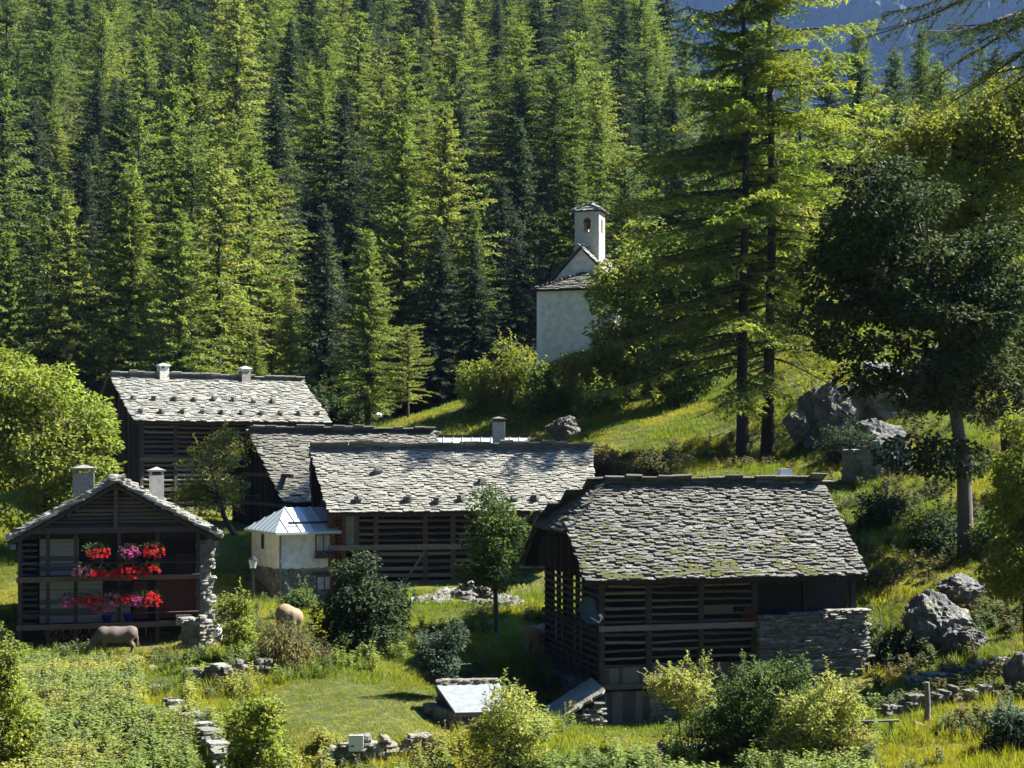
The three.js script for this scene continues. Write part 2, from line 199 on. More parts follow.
// a plane of overlapping stone slates from the eave line eA-eB up to the ridge line rA-rB
function slateRoof(parent, eA, eB, rA, rB, { e = 0.22, w = [0.25, 0.6], th = 0.045, mats = M.slate, seed = 1, single = 0, clip = null, rough = 1, deck = M.blackWood } = {}) {
  const r = rng(seed), n = eB.clone().sub(eA).cross(rA.clone().sub(eA)).normalize(); if (n.y < 0) n.negate();
  const mid = eA.clone().add(eB).multiplyScalar(0.5), slope = rA.clone().add(rB).multiplyScalar(0.5).sub(mid), rows = Math.max(2, Math.round(slope.length() / e)), tn = tones(mats), rest = new MB(); let made = 0;
  const ux = eB.clone().sub(eA).normalize();
  for (let i = 0; i < rows; i++) {
    const v = i / rows, L = eA.clone().lerp(rA, v), R = eB.clone().lerp(rB, v), W = L.distanceTo(R), up = rA.clone().sub(eA).normalize(); let x = -0.12 * r();
    up.addScaledVector(ux, -up.dot(ux)).normalize();
    while (x < W - 0.04) {
      const wd = Math.min(lerp(w[0], w[1], r() * r() * 0.6 + 0.4 * r()), W - x + 0.16 * r()), cx = x + wd / 2, P = L.clone().lerp(R, clamp(cx / W, 0, 1)); x += wd * (0.94 + 0.05 * r());
      if (clip && !clip(cx / W, v)) continue;
      const len = e * (1.9 + 0.5 * r()), t = th * (0.6 + 0.9 * r() * rough), a = t * 1.5 / len + (r() - 0.35) * 0.06 * rough, yaw = (r() - 0.5) * 0.12 * rough;
      const X = ux.clone(), Z = up.clone().negate(), Y = n.clone(), m = new THREE.Matrix4().makeBasis(X, Y, Z);
      m.multiply(new THREE.Matrix4().makeRotationY(yaw)).multiply(new THREE.Matrix4().makeRotationX(-a)).scale(V(wd * 1.03, t, len));
      P.addScaledVector(n, 0.02 + t * 0.9).addScaledVector(up, (r() - 0.5) * 0.3 * e - (i ? 0 : 0.04)); m.setPosition(P);
      const g = unitSlates[Math.floor(r() * 12)], q = Math.floor(r() * mats.length);
      if (made < single) { const s = part('slate', g, mats[q], parent); s.matrix.copy(m); s.matrix.decompose(s.position, s.quaternion, s.scale); made++; } else { const k = 0.85 + 0.3 * r(); rest.add(g, m, tn[q].map((c) => c * k)); }
    }
  }
  if (rest.count) tag(rest.build('slate_courses', mergedStone, parent), null, null, null, 'stuff');
  if (deck) { const b = new MB(), o = n.clone().multiplyScalar(-0.1), s = n.clone().multiplyScalar(-0.005); const q = [eA, eB, rB, rA]; b.hexa([...q.map((p) => p.clone().add(o)), ...q.map((p) => p.clone().add(s))]); b.build('roof_deck', deck, parent); }
}
function ridgeSlates(parent, a, b, mats, seed, w = 0.32) { const r = rng(seed), L = a.distanceTo(b), d = b.clone().sub(a).normalize(), mb = new MB(), tn = tones(mats); for (let x = 0; x < L;) { const l = 0.35 + 0.4 * r(); const m = new THREE.Matrix4().makeBasis(d, V(0, 1, 0), d.clone().cross(V(0, 1, 0)).normalize()).multiply(new THREE.Matrix4().makeRotationX((r() - 0.5) * 0.3)).scale(V(l * 1.1, 0.05 + 0.05 * r(), w * (0.8 + 0.4 * r()))); m.setPosition(a.clone().addScaledVector(d, x + l / 2).add(V(0, 0.05 + 0.05 * r(), 0))); mb.add(unitRocks[Math.floor(r() * 10)], m, tn[Math.floor(r() * tn.length)]); x += l; } tag(mb.build('ridge_stones', mergedStone, parent), null, null, null, 'stuff'); }
// dry-laid stones between two base points; returns how many stand alone
function stoneWall(parent, a, b, top, { hs = [0.07, 0.16], ws = [0.16, 0.5], th = 0.4, mats = M.wall, seed = 1, cap = 280, base = null, name = 'stone' } = {}) {
  const r = rng(seed), L = Math.hypot(b.x - a.x, b.z - a.z), ang = Math.atan2(-(b.z - a.z), b.x - a.x), list = []; const lo = base || ((x) => lerp(a.y, b.y, x / L)), hi = typeof top === 'function' ? top : () => top;
  const y0 = Math.min(lo(0), lo(L), lo(L / 2)); let y = y0, guard = 0;
  while (guard++ < 60) {
    const h = lerp(hs[0], hs[1], r()); let any = false, x = -0.1 * r();
    while (x < L) { const w = lerp(ws[0], ws[1], r() * r()), cx = x + w / 2; x += w * 0.97; if (cx > L || y + h < lo(cx) || y + h * 0.6 > lo(cx) + hi(cx)) { if (y < lo(cx)) any = true; continue; } any = true; list.push([cx, y + h / 2, w, h * (0.95 + 0.25 * r()), th * (0.8 + 0.35 * r()), (r() - 0.5) * 0.08, Math.floor(r() * 10), Math.floor(r() * mats.length), (r() - 0.5) * 0.1]); }
    y += h * 0.97; if (!any) break;
  }
  const rest = new MB(), tn = tones(mats); list.sort((p, q) => q[2] * q[3] - p[2] * p[3]);
  list.forEach(([cx, cy, w, h, d, tilt, g, q, off], k) => {
    const m = new THREE.Matrix4().makeRotationY(ang).setPosition(a.x + Math.cos(ang) * cx + Math.sin(ang) * off, cy, a.z - Math.sin(ang) * cx + Math.cos(ang) * off).multiply(new THREE.Matrix4().makeRotationZ(tilt)).scale(V(w * 1.06, h * 1.04, d));
    if (k < cap) { const s = part(name, unitRocks[g], mats[q], parent); m.decompose(s.position, s.quaternion, s.scale); } else rest.add(unitRocks[g], m, tn[q]);
  });
  if (rest.count) tag(rest.build(name + '_filling', mergedStone, parent), null, null, null, 'stuff');
  return list.length;
}
function boulderGeo(seed, detail = 12, cut = 12, amp = 0.2) {
  const g = new THREE.IcosahedronGeometry(1, detail), p = g.attributes.position, r = rng(seed), v = V(0, 0, 0), planes = Array.from({ length: cut }, () => [V(r() - 0.5, r() - 0.4, r() - 0.5).normalize(), 0.62 + 0.25 * r()]);
  const uv = g.attributes.uv;
  for (let i = 0; i < p.count; i++) { v.fromBufferAttribute(p, i); for (const [n, d] of planes) { const k = v.dot(n) - d; if (k > 0) v.addScaledVector(n, -k * 0.92); } let s = 1, f = 0; for (let o = 0, a = amp, q = 1.7; o < 4; o++, a *= 0.5, q *= 2.1) f += a * (o === 1 ? 0.5 - Math.abs(noise3(v.x * q + seed, v.y * q * 1.6, v.z * q)) : 0.7 * noise3(v.x * q + seed, v.y * q * 1.3, v.z * q)); s += f; v.multiplyScalar(s); p.setXYZ(i, v.x, v.y, v.z); uv.setXY(i, v.x * 1.2 + v.z * 0.7, v.y * 1.4 + v.z * 0.4); }
  g.computeVertexNormals(); return g;
}
function boulder(label, pos, s, seed, turn = 0, mat = M.rock, group = 'boulders on the slope') { const m = part(numbered('boulder'), boulderGeo(seed), mat, scene); m.position.copy(pos); m.scale.set(...s); m.rotation.y = turn; return tag(m, label, 'boulder', group); }
function chimney(parent, x, y, z, w, h, mat, capMat, d = w) {
  const b = new MB(); b.box(x - w / 2, y, z - d / 2, x + w / 2, y + h, z + d / 2); const c = b.build('chimney', mat, parent);
  const k = new MB(); for (const [i, j] of [[-1, -1], [1, -1], [1, 1], [-1, 1]]) k.box(x + i * w * 0.4 - 0.05, y + h, z + j * d * 0.4 - 0.05, x + i * w * 0.4 + 0.05, y + h + 0.16, z + j * d * 0.4 + 0.05); k.build('cap_pillar', capMat, c);
  const q = new MB(), e = 0.09; q.box(x - w / 2 - e, y + h + 0.16, z - d / 2 - e, x + w / 2 + e, y + h + 0.23, z + d / 2 + e); const hx = w / 2 + e * 0.5, hz = d / 2 + e * 0.5, yt = y + h + 0.23, t = V(x, yt + 0.14, z), A = [V(x - hx, yt, z + hz), V(x + hx, yt, z + hz), V(x + hx, yt, z - hz), V(x - hx, yt, z - hz)]; for (let i = 0; i < 4; i++) q.tri(A[i], A[(i + 1) % 4], t); q.build('cap_slab', capMat, c);
}
// horizontal poles or boards across a bay, each its own piece
function slats(parent, x0, x1, z, ys, { mat = M.darkWood, d = 0.1, r = R0, round = true, name = 'slat', sag = 0.03, flat = 0.05 } = {}) { for (const y of ys) { const a = V(x0, y + (r() - 0.5) * sag * 2, z + (r() - 0.5) * 0.04), b = V(x1, y + (r() - 0.5) * sag * 2, z + (r() - 0.5) * 0.04), m = Array.isArray(mat) ? mat[Math.floor(r() * mat.length)] : mat; round ? pole(parent, name, a, b, d * (0.8 + 0.4 * r()), m) : piece(parent, name, a, b, flat, d * (0.9 + 0.2 * r()), m); } }
const range = (a, b, s) => { const o = []; for (let x = a; s > 0 ? x <= b : x >= b; x += s) o.push(x); return o; };
function planks(parent, x0, x1, y0, y1, z, w, mats, r = R0, name = 'plank') { for (let x = x0; x < x1 - 0.02;) { const k = Math.min(w * (0.8 + 0.4 * r()), x1 - x); piece(parent, name, V(x + k / 2, y0 + (r() - 0.5) * 0.05, z), V(x + k / 2, y1 + (r() - 0.5) * 0.03, z), k * 0.97, 0.035 + 0.012 * r(), mats[Math.floor(r() * mats.length)], V(0, 0, 1)); x += k; } }
const panel = (parent, name, x0, y0, z0, x1, y1, z1, mat) => new MB().box(x0, y0, z0, x1, y1, z1).build(name, mat, parent);

// ---------- barn on the right ----------
{
  const th = 13.5 * Math.PI / 180, p = at(601, 725, 50.2), B = thing('slate_roofed_barn', 'dark timber barn in the foreground with mossy rough slate roof and open slatted front', 'barn', p, th), r = rng(21);
  const H = (py, d = 50.2) => EYE - (py - HOR) * d / F - p.y;           // height above the base of a row on the front wall
  const He = 5.79 - p.y, Hr = 8.8 - p.y, xl = -0.72, xr = 9.05, zf = 0.75, zr = -3.4, zb = -7.6, k = 0.5, slopeH = Hr - He;
  const eA = V(xl, He, zf), eB = V(xr, He, zf), rA = V(xl, Hr, zr), rB = V(xr + 0.25, Hr, zr), hip = 1.75;
  // half-hipped left end: above the middle of the slope the front plane is cut by the hip
  slateRoof(B, eA, eB, rA, rB, { e: 0.13, w: [0.15, 0.42], th: 0.036, mats: M.slateDark, seed: 5, single: 300, rough: 1.5, deck: null, clip: (u, v) => v < k || u * (xr - xl) > (v - k) / (1 - k) * hip - 0.1 });
  slateRoof(B, V(xr, He, zb), V(xl, He, zb), rB, rA, { e: 0.4, w: [0.5, 1], th: 0.05, mats: M.slateDark, seed: 6, deck: null, clip: (u, v) => v < k || (1 - u) * (xr - xl) > (v - k) / (1 - k) * hip - 0.1 });
  const hy = He + slopeH * k, hf = lerp(zf, zr, k), hb = lerp(zb, zr, k), R = V(xl + hip, Hr, zr);
  slateRoof(B, V(xl - 0.1, hy - 0.05, hb), V(xl - 0.1, hy - 0.05, hf), R.clone().add(V(0, 0, -0.03)), R.clone().add(V(0, 0, 0.03)), { e: 0.16, w: [0.16, 0.42], th: 0.045, mats: M.slateDark, seed: 7, rough: 1.4, deck: null });
  const deck = new MB(), dn = V(0, -0.12, 0), poly = (pts) => { for (let i = 1; i + 1 < pts.length; i++) { deck.tri(pts[0], pts[i], pts[i + 1]); deck.tri(pts[0].clone().add(dn), pts[i + 1].clone().add(dn), pts[i].clone().add(dn)); } for (let i = 0; i < pts.length; i++) { const a = pts[i], b = pts[(i + 1) % pts.length]; deck.quad(a, a.clone().add(dn), b.clone().add(dn), b); } };
  poly([eA, eB, rB, R, V(xl, hy, hf)]); poly([V(xl, He, zb), V(xl, hy, hb), R, rB, V(xr, He, zb)]); poly([V(xl, hy, hf), R, V(xl, hy, hb)]); deck.build('roof_deck', M.blackWood, B);
  ridgeSlates(B, R, rB, M.slateDark, 8);
  { const m = new MB(), q = rng(9); for (let i = 0; i < 2400; i++) { const u = q(), v = q() * q() * 0.75, dens = fbm(u * 5 + 3, v * 6, 3); if (dens < 0.02 + v * 0.25 || u > 0.85) continue; const P = eA.clone().lerp(eB, u).lerp(rA.clone().lerp(rB, u), v).add(V(0, 0.09, 0.03)), s = 0.025 + 0.055 * q(); m.add(unitRocks[Math.floor(q() * 10)], new THREE.Matrix4().makeRotationX(0.6).setPosition(P).scale(V(s * 2.2, s * 0.5, s * 1.5))); } tag(m.build('moss', M.moss, B), 'yellow-green moss on the slates', null, null, 'stuff'); }
  // frame of the front
  const xs = [0.02, 1.62, 3.42, 5.32]; const top = He + 0.42;
  for (const x of xs) piece(B, 'post', V(x, x < 1 ? -0.2 : H(690), 0.02), V(x + (r() - 0.5) * 0.04, top, 0.02), 0.17, 0.17, M.darkWood, V(0, 0, 1));
  for (const [y, a, b, w] of [[H(687), -0.1, 1.75, 0.16], [H(629), -0.1, 5.35, 0.18], [He + 0.2, -0.6, 9.1, 0.2]]) piece(B, 'rail', V(a, y, 0.1), V(b, y + 0.02, 0.1), 0.14, w, y < 2 ? M.midWood : M.greyWood);
  for (let i = 0; i < 3; i++) { slats(B, xs[i] + 0.06, xs[i + 1] - 0.06, 0.0, range(H(623), He + 0.05, 0.235), { mat: [M.midWood, M.midWood, M.greyWood, M.greyWood], d: 0.1, r }); slats(B, xs[i] + 0.06, xs[i + 1] - 0.06, 0.0, range(H(636), H(668), -0.25), { mat: [M.midWood, M.midWood, M.greyWood, M.greyWood], d: 0.1, r }); }
  planks(B, 0.1, 1.6, H(685), H(668), 0.03, 0.17, [M.greyWood, M.midWood], r); planks(B, 0.0, 1.7, -0.3, H(692), 0.05, 0.2, [M.greyWood, M.greyWood, M.midWood], r);
  planks(B, 1.72, 5.3, H(692), H(668), 0.03, 0.3, [M.greyWood, M.midWood], r);
  piece(B, 'loose_board', V(3.5, H(612), 0.05), V(4.55, H(612), 0.05), 0.03, 0.28, M.midWood);
  stoneWall(B, V(1.7, -0.6, -0.08), V(5.5, -0.3, -0.08), (x) => H(692) + 0.6 - x * 0.08, { seed: 31, th: 0.4, cap: 120 });
  // inner walls, floor, ends
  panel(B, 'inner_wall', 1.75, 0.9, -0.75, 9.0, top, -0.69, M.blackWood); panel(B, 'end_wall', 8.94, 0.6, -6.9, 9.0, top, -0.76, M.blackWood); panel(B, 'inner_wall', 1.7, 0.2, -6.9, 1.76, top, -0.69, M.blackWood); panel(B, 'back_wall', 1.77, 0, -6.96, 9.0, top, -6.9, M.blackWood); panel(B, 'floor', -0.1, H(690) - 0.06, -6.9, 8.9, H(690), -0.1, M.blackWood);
  for (const x of [5.32, 7.2, 8.95]) piece(B, 'post', V(x, H(640), -0.1), V(x, top, -0.1), 0.18, 0.18, M.blackWood, V(0, 0, 1));
  stoneWall(B, V(5.42, H(712), 0.12), V(9.35, H(690), 0.12), (x) => lerp(H(619) - H(712), H(614) - H(690), x / 3.93), { seed: 33, hs: [0.05, 0.11], ws: [0.2, 0.65], th: 0.45, cap: 300, mats: [...M.wall, M.slate[0], M.slateDark[1]] });
  stoneWall(B, V(-0.05, -0.5, -6.8), V(-0.05, -0.4, -0.2), (x) => H(690) + 0.45, { seed: 34, th: 0.4, cap: 80 });
  // left gallery lattice (open to the meadow behind)
  const gz = range(-6.8, -0.2, 0.82); for (const z of gz) piece(B, 'lattice_post', V(-0.02, H(690), z), V(-0.02, He + 0.6 + (1 - Math.abs((z + 3.4) / 3.4)) * 1.2, z), 0.13, 0.13, M.blackWood, V(1, 0, 0));
  for (const y of range(H(682), He + 0.1, 0.235)) { const a = V(-0.06, y + (r() - 0.5) * 0.05, -6.9), b = V(-0.06, y + (r() - 0.5) * 0.05, -0.05); pole(B, 'lattice_rail', a, b, 0.11, M.darkWood); }
  piece(B, 'rail', V(-0.1, H(631), -7), V(-0.1, H(631), 0.1), 0.16, 0.16, M.blackWood); piece(B, 'rail', V(-0.1, H(688), -7), V(-0.1, H(688), 0.1), 0.18, 0.18, M.darkWood);
  for (const x of [0.05, 0.85, 1.6]) piece(B, 'post', V(x, H(690), -6.9), V(x, top, -6.9), 0.14, 0.14, M.blackWood, V(0, 0, 1));
  for (let z = -6.4; z < -1; z += 0.55) if (r() < 0.7) piece(B, 'plank', V(-0.03, H(690), z), V(-0.03, H(662), z), 0.035, 0.16, M.darkWood, V(1, 0, 0));
  // gable boards under the half hip
  for (let z = lerp(zf, zr, 0.16), i = 0; z > zb + 0.7; z -= 0.24, i++) { const t = Math.min(1, Math.min((zf - z) / (zf - zr), (z - zb) / (zr - zb))), y1 = He + slopeH * Math.min(t, k) - 0.12; if (y1 - He > 0.12) piece(B, 'gable_board', V(-0.3, He + 0.05 - 0.1 * r(), z), V(-0.3, y1, z), 0.03, 0.225, r() < 0.5 ? M.blackWood : M.darkWood, V(1, 0, 0)); }
  for (const z of [zf - 0.15, zr, zb + 0.15]) piece(B, 'purlin', V(xl + 0.05, z === zr ? hy - 0.2 : He - 0.02, z), V(xr - 0.1, z === zr ? hy - 0.2 : He - 0.02, z), 0.16, 0.16, M.blackWood);
  for (const x of range(0, 9, 1.0)) piece(B, 'rafter', V(x, He - 0.18, zf - 0.08), V(x, He - 0.18 + slopeH * 0.4, lerp(zf, zr, 0.4)), 0.1, 0.1, M.blackWood);
  // two small floodlights under the eave
  for (const x of [1.6, 1.95]) { const f = panel(B, 'floodlight', x, He - 0.14, 0.3, x + 0.16, He - 0.02, 0.4, M.white); panel(f, 'bracket', x + 0.05, He - 0.02, 0.32, x + 0.09, He + 0.06, 0.36, M.iron); }
  for (let i = 0; i < 6; i++) piece(B, 'hanging_tool', V(5.0 + i * 0.06, H(612) + 0.1 * r(), 0.14), V(4.8 + i * 0.09, H(626), 0.16), 0.03, 0.03, M.redWood);
  // pale box and slab by the ridge
  const c = panel(B, 'skylight_box', 7.75, Hr + 0.06, zr - 0.35, 8.2, Hr + 0.52, zr + 0.02, M.metalPale); panel(c, 'base_slab', 7.1, Hr + 0.0, zr - 0.5, 8.6, Hr + 0.055, zr + 0.15, M.slate[2]);
  const dsh = thing('satellite_dish', 'dark teal satellite dish on the corner post of the slatted barn', 'dish', B.localToWorld ? at(591, 640, 50.0) : null, th);
  { const pts = []; for (let i = 0; i <= 10; i++) { const q = i / 10 * 0.46; pts.push(new THREE.Vector2(q, q * q * 0.35)); } const g = new THREE.LatheGeometry(pts, 28); g.rotateX(Math.PI / 2 - 0.25); const d = part('reflector', g, std(C(0.014, 0.034, 0.037), { side: THREE.DoubleSide, roughness: 0.5 }), dsh); d.position.set(-0.12, 0.95, 0.05); d.rotation.y = 0.5; new MB().tube([V(-0.05, 0.75, 0.12), V(0.12, 0.62, 0.5), V(0.2, 0.8, 0.62)], 0.025, 6).build('feed_arm', M.white, dsh); new MB().tube([V(0.2, 0.78, 0.55), V(0.16, 0.86, 0.45)], 0.05, 8).build('receiver', M.white, dsh); new MB().tube([V(-0.1, 0.85, -0.02), V(0.25, 0.8, -0.1), V(0.28, 0.55, -0.12)], 0.03, 6).build('bracket', M.iron, dsh); }
  const L = thing('slab_lean_to', 'low dry stone outhouse with one slanting slab roof beside the barn', 'outhouse', at(573, 738, 49.2), th);
  { const b = rng(71); stoneWall(L, V(-0.5, -0.3, 0.1), V(0.95, -0.3, 0.1), (x) => 0.75 + x * 0.55, { seed: 41, th: 0.4, cap: 110, hs: [0.06, 0.13] }); stoneWall(L, V(-0.5, -0.3, -1.4), V(-0.5, -0.3, 0), 0.7, { seed: 42, th: 0.35, cap: 40 });
    for (let i = 0; i < 5; i++) { const m = part('roof_slab', unitSlates[i], M.slate[i % 3 === 2 ? 2 : 0], L); m.rotation.set(0.12, 0, 0.52); m.position.set(-0.75 + i * 0.36, 0.52 + i * 0.21, 0.45 - 0.05 * b()); m.scale.set(0.62, 0.07, 1.5); } }
}
// ---------- long pale-roofed barn in the middle ----------
{
  const th = 10 * Math.PI / 180, p = at(330, 590, 70.8), B = thing('long_barn', 'long barn with a wide pale grey slate roof and open slatted timber front', 'barn', p, th), r = rng(22);
  const He = 7.14 - p.y, Hr = 10.1 - p.y, zf = 0.8, zr = -3.75, zb = -8.2, L = 12.45, eA = V(-0.1, He, zf), eB = V(L, He, zf), rA = V(-0.75, Hr, zr), rB = V(L + 0.7, Hr, zr);
  slateRoof(B, eA, eB, rA, rB, { e: 0.15, w: [0.17, 0.48], th: 0.036, mats: M.slate, seed: 15, single: 300, rough: 1.1 }); slateRoof(B, V(L, He, zb), V(-0.4, He, zb), rB, rA, { e: 0.45, w: [0.5, 1], mats: M.slate, seed: 16 });
  ridgeSlates(B, rA, rB, M.slate, 17, 0.3);
  for (let i = 0; i < 9; i++) { const u = 0.1 + i * 0.095 + 0.02 * r(), v = i % 4 === 1 ? 0.4 + 0.2 * r() : 0.1 + 0.06 * r(), P = eA.clone().lerp(eB, u).lerp(rA.clone().lerp(rB, u), v).add(V(0, 0.17, 0.06)), s = part('roof_stone', unitRocks[i], M.slateDark[2], B); s.position.copy(P); s.scale.set(0.36, 0.26, 0.3); s.rotation.y = r() * 3; }
  const top = He + 0.35, xs = [0.0, 0.62, 1.22, 2.1, 4.4, 5.7, 7.7, 9.6, 11.5]; const H = (py) => EYE - (py - HOR) * 71.3 / F - p.y;
  for (const x of xs) piece(B, 'post', V(x, -0.4, 0), V(x, top, 0), 0.2, 0.2, x < 1 ? M.redWood : M.midWood, V(0, 0, 1));
  piece(B, 'rail', V(-0.1, H(547), 0.12), V(11.8, H(547), 0.12), 0.12, 0.24, M.greyWood); piece(B, 'rail', V(-0.2, top - 0.2, 0.1), V(12.6, top - 0.2, 0.1), 0.16, 0.22, M.darkWood);
  for (let i = 2; i < xs.length - 1; i++) { slats(B, xs[i] + 0.05, xs[i + 1] - 0.05, 0, range(H(540), top - 0.3, 0.3), { mat: [M.midWood, M.greyWood, M.midWood], d: 0.14, r }); slats(B, xs[i] + 0.05, xs[i + 1] - 0.05, 0, range(H(554), 0.15, -0.33), { mat: [M.midWood, M.greyWood, M.greyWood], d: 0.15, r, round: false }); }
  piece(B, 'brace', V(3.2, H(590), 0.07), V(4.35, H(552), 0.07), 0.06, 0.1, M.greyWood);
  slats(B, 0.05, 0.6, 0.02, range(-0.3, top - 0.3, 0.17), { mat: M.redWood, d: 0.11, r }); for (const x of [0.2, 0.4]) piece(B, 'lattice_post', V(x, -0.4, 0.06), V(x, top, 0.06), 0.06, 0.06, M.redWood, V(0, 0, 1));
  for (const z of range(-6.8, -0.6, 0.9)) piece(B, 'lattice_post', V(-0.02, -0.4, z), V(-0.02, top + (1 - Math.abs((z + 3.7) / 3.7)) * 2.2, z), 0.14, 0.14, M.darkWood, V(1, 0, 0));
  for (const y of range(0, top, 0.3)) pole(B, 'lattice_rail', V(-0.05, y, -7.4), V(-0.05, y, -0.05), 0.09, M.darkWood);
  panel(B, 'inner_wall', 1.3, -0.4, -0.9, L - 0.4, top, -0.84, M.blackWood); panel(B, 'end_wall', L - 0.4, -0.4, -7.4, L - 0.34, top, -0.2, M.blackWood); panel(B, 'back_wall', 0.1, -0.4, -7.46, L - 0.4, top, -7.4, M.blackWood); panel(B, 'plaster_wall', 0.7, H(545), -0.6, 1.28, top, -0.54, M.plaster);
  for (const x of range(0.2, 12.5, 1.1)) piece(B, 'rafter', V(x, He - 0.2, zf - 0.1), V(x, He - 0.2 + (Hr - He) * 0.35, lerp(zf, zr, 0.35)), 0.1, 0.12, M.darkWood);
  for (const z of [zf - 0.15, zr]) piece(B, 'purlin', V(-0.15, z === zr ? Hr - 0.35 : He - 0.1, z), V(L, z === zr ? Hr - 0.35 : He - 0.1, z), 0.16, 0.16, M.darkWood);
}
function gableHouse(B, { L, He, Hr, zf, zr, zb, xl, rl = xl, rr, mats, e, seed, single = 0, w }) { const eA = V(xl, He, zf), eB = V(L, He, zf), rA = V(rl, Hr, zr), rB = V(rr ?? L, Hr, zr); slateRoof(B, eA, eB, rA, rB, { e, w: w || [0.3, 0.7], mats, seed, single, rough: 1.1 }); slateRoof(B, V(L, He, zb), V(xl, He, zb), rB, rA, { e: 0.5, w: [0.5, 1], mats, seed: seed + 1 }); ridgeSlates(B, rA, rB, mats, seed + 2, 0.3); return { eA, eB, rA, rB }; }
// ---------- brown-grey roofed house behind the long barn ----------
{
  const th = 30 * Math.PI / 180, p = at(292, 545, 80.9), B = thing('barn_house', 'house with darker slate roof and black timber gable behind the white cottage', 'house', p, th), r = rng(23);
  const e0 = at(286, 503, 80), He = e0.y - p.y, Hr = He + 3.75; gableHouse(B, { L: 10.4, He, Hr, zf: 0.9, zr: -4.3, zb: -9.4, xl: -0.8, mats: M.slateDark, e: 0.17, w: [0.2, 0.5], seed: 25 });
  for (let z = 0.3; z > -8.9; z -= 0.3) { const y1 = Hr - 0.2 - Math.abs(z + 4.3) * (Hr - He) / 5.2; piece(B, 'gable_board', V(0, -0.6, z), V(0, y1, z), 0.04, 0.29, r() < 0.6 ? M.blackWood : M.darkWood, V(1, 0, 0)); }
  for (const y of [He - 0.2, He + 1.4]) piece(B, 'tie_beam', V(-0.1, y, -8.7), V(-0.1, y, 0.3), 0.16, 0.18, M.darkWood);
  panel(B, 'front_wall', 0.1, -0.6, 0.1, 9.8, He + 0.3, 0.2, M.blackWood); panel(B, 'end_wall', 9.8, -0.6, -8.6, 9.9, He + 0.3, 0.2, M.blackWood); panel(B, 'back_wall', 0.1, -0.6, -8.7, 9.8, He + 0.3, -8.6, M.blackWood);
}
// ---------- metal-roofed house behind ----------
{
  const p = at(418, 470, 98.5), B = thing('metal_roofed_house', 'house with blue-grey metal roof and slim chimney just showing over the long barn ridge', 'house', p, 0.0), top = EYE + 13 * 101 / F - p.y;
  const b = new MB(); b.hexa([V(-0.2, top - 1.6, 0.5), V(8.9, top - 1.6, 0.5), V(8.9, top - 0.1, -2.3), V(-0.2, top - 0.1, -2.3), V(-0.2, top - 1.5, 0.5), V(8.9, top - 1.5, 0.5), V(8.9, top, -2.3), V(-0.2, top, -2.3)]); const R = b.build('metal_roof', M.metalPale, B);
  for (let x = 0.3; x < 8.8; x += 0.62) piece(R, 'standing_seam', V(x, top - 1.46, 0.5), V(x, top + 0.04, -2.3), 0.04, 0.05, M.metalBlue); piece(B, 'ridge_cap', V(-0.25, top + 0.06, -2.35), V(8.95, top + 0.06, -2.35), 0.25, 0.1, M.iron);
  piece(R, 'snow_rail', V(2.6, top - 0.35, -1.4), V(4.2, top - 0.35, -1.4), 0.06, 0.08, M.iron); piece(R, 'snow_rail', V(5.5, top - 0.4, -1.4), V(7.2, top - 0.4, -1.4), 0.06, 0.08, M.iron);
  panel(B, 'wall', 0, -0.5, -4.6, 8.7, top - 1.6, 0.2, M.plaster); const bk = new MB(); bk.quad(V(-0.2, top - 0.05, -2.3), V(8.9, top - 0.05, -2.3), V(8.9, top - 1.7, -5), V(-0.2, top - 1.7, -5)); bk.build('back_roof', M.metalBlue, B);
  chimney(B, 5.15, top - 1.0, -1.0, 0.8, 1.95, M.plasterWarm, M.slateDark[1]); chimney(B, 0.7, top - 0.5, -2.6, 0.9, 0.65, M.wall[1], M.slateDark[0]);
}
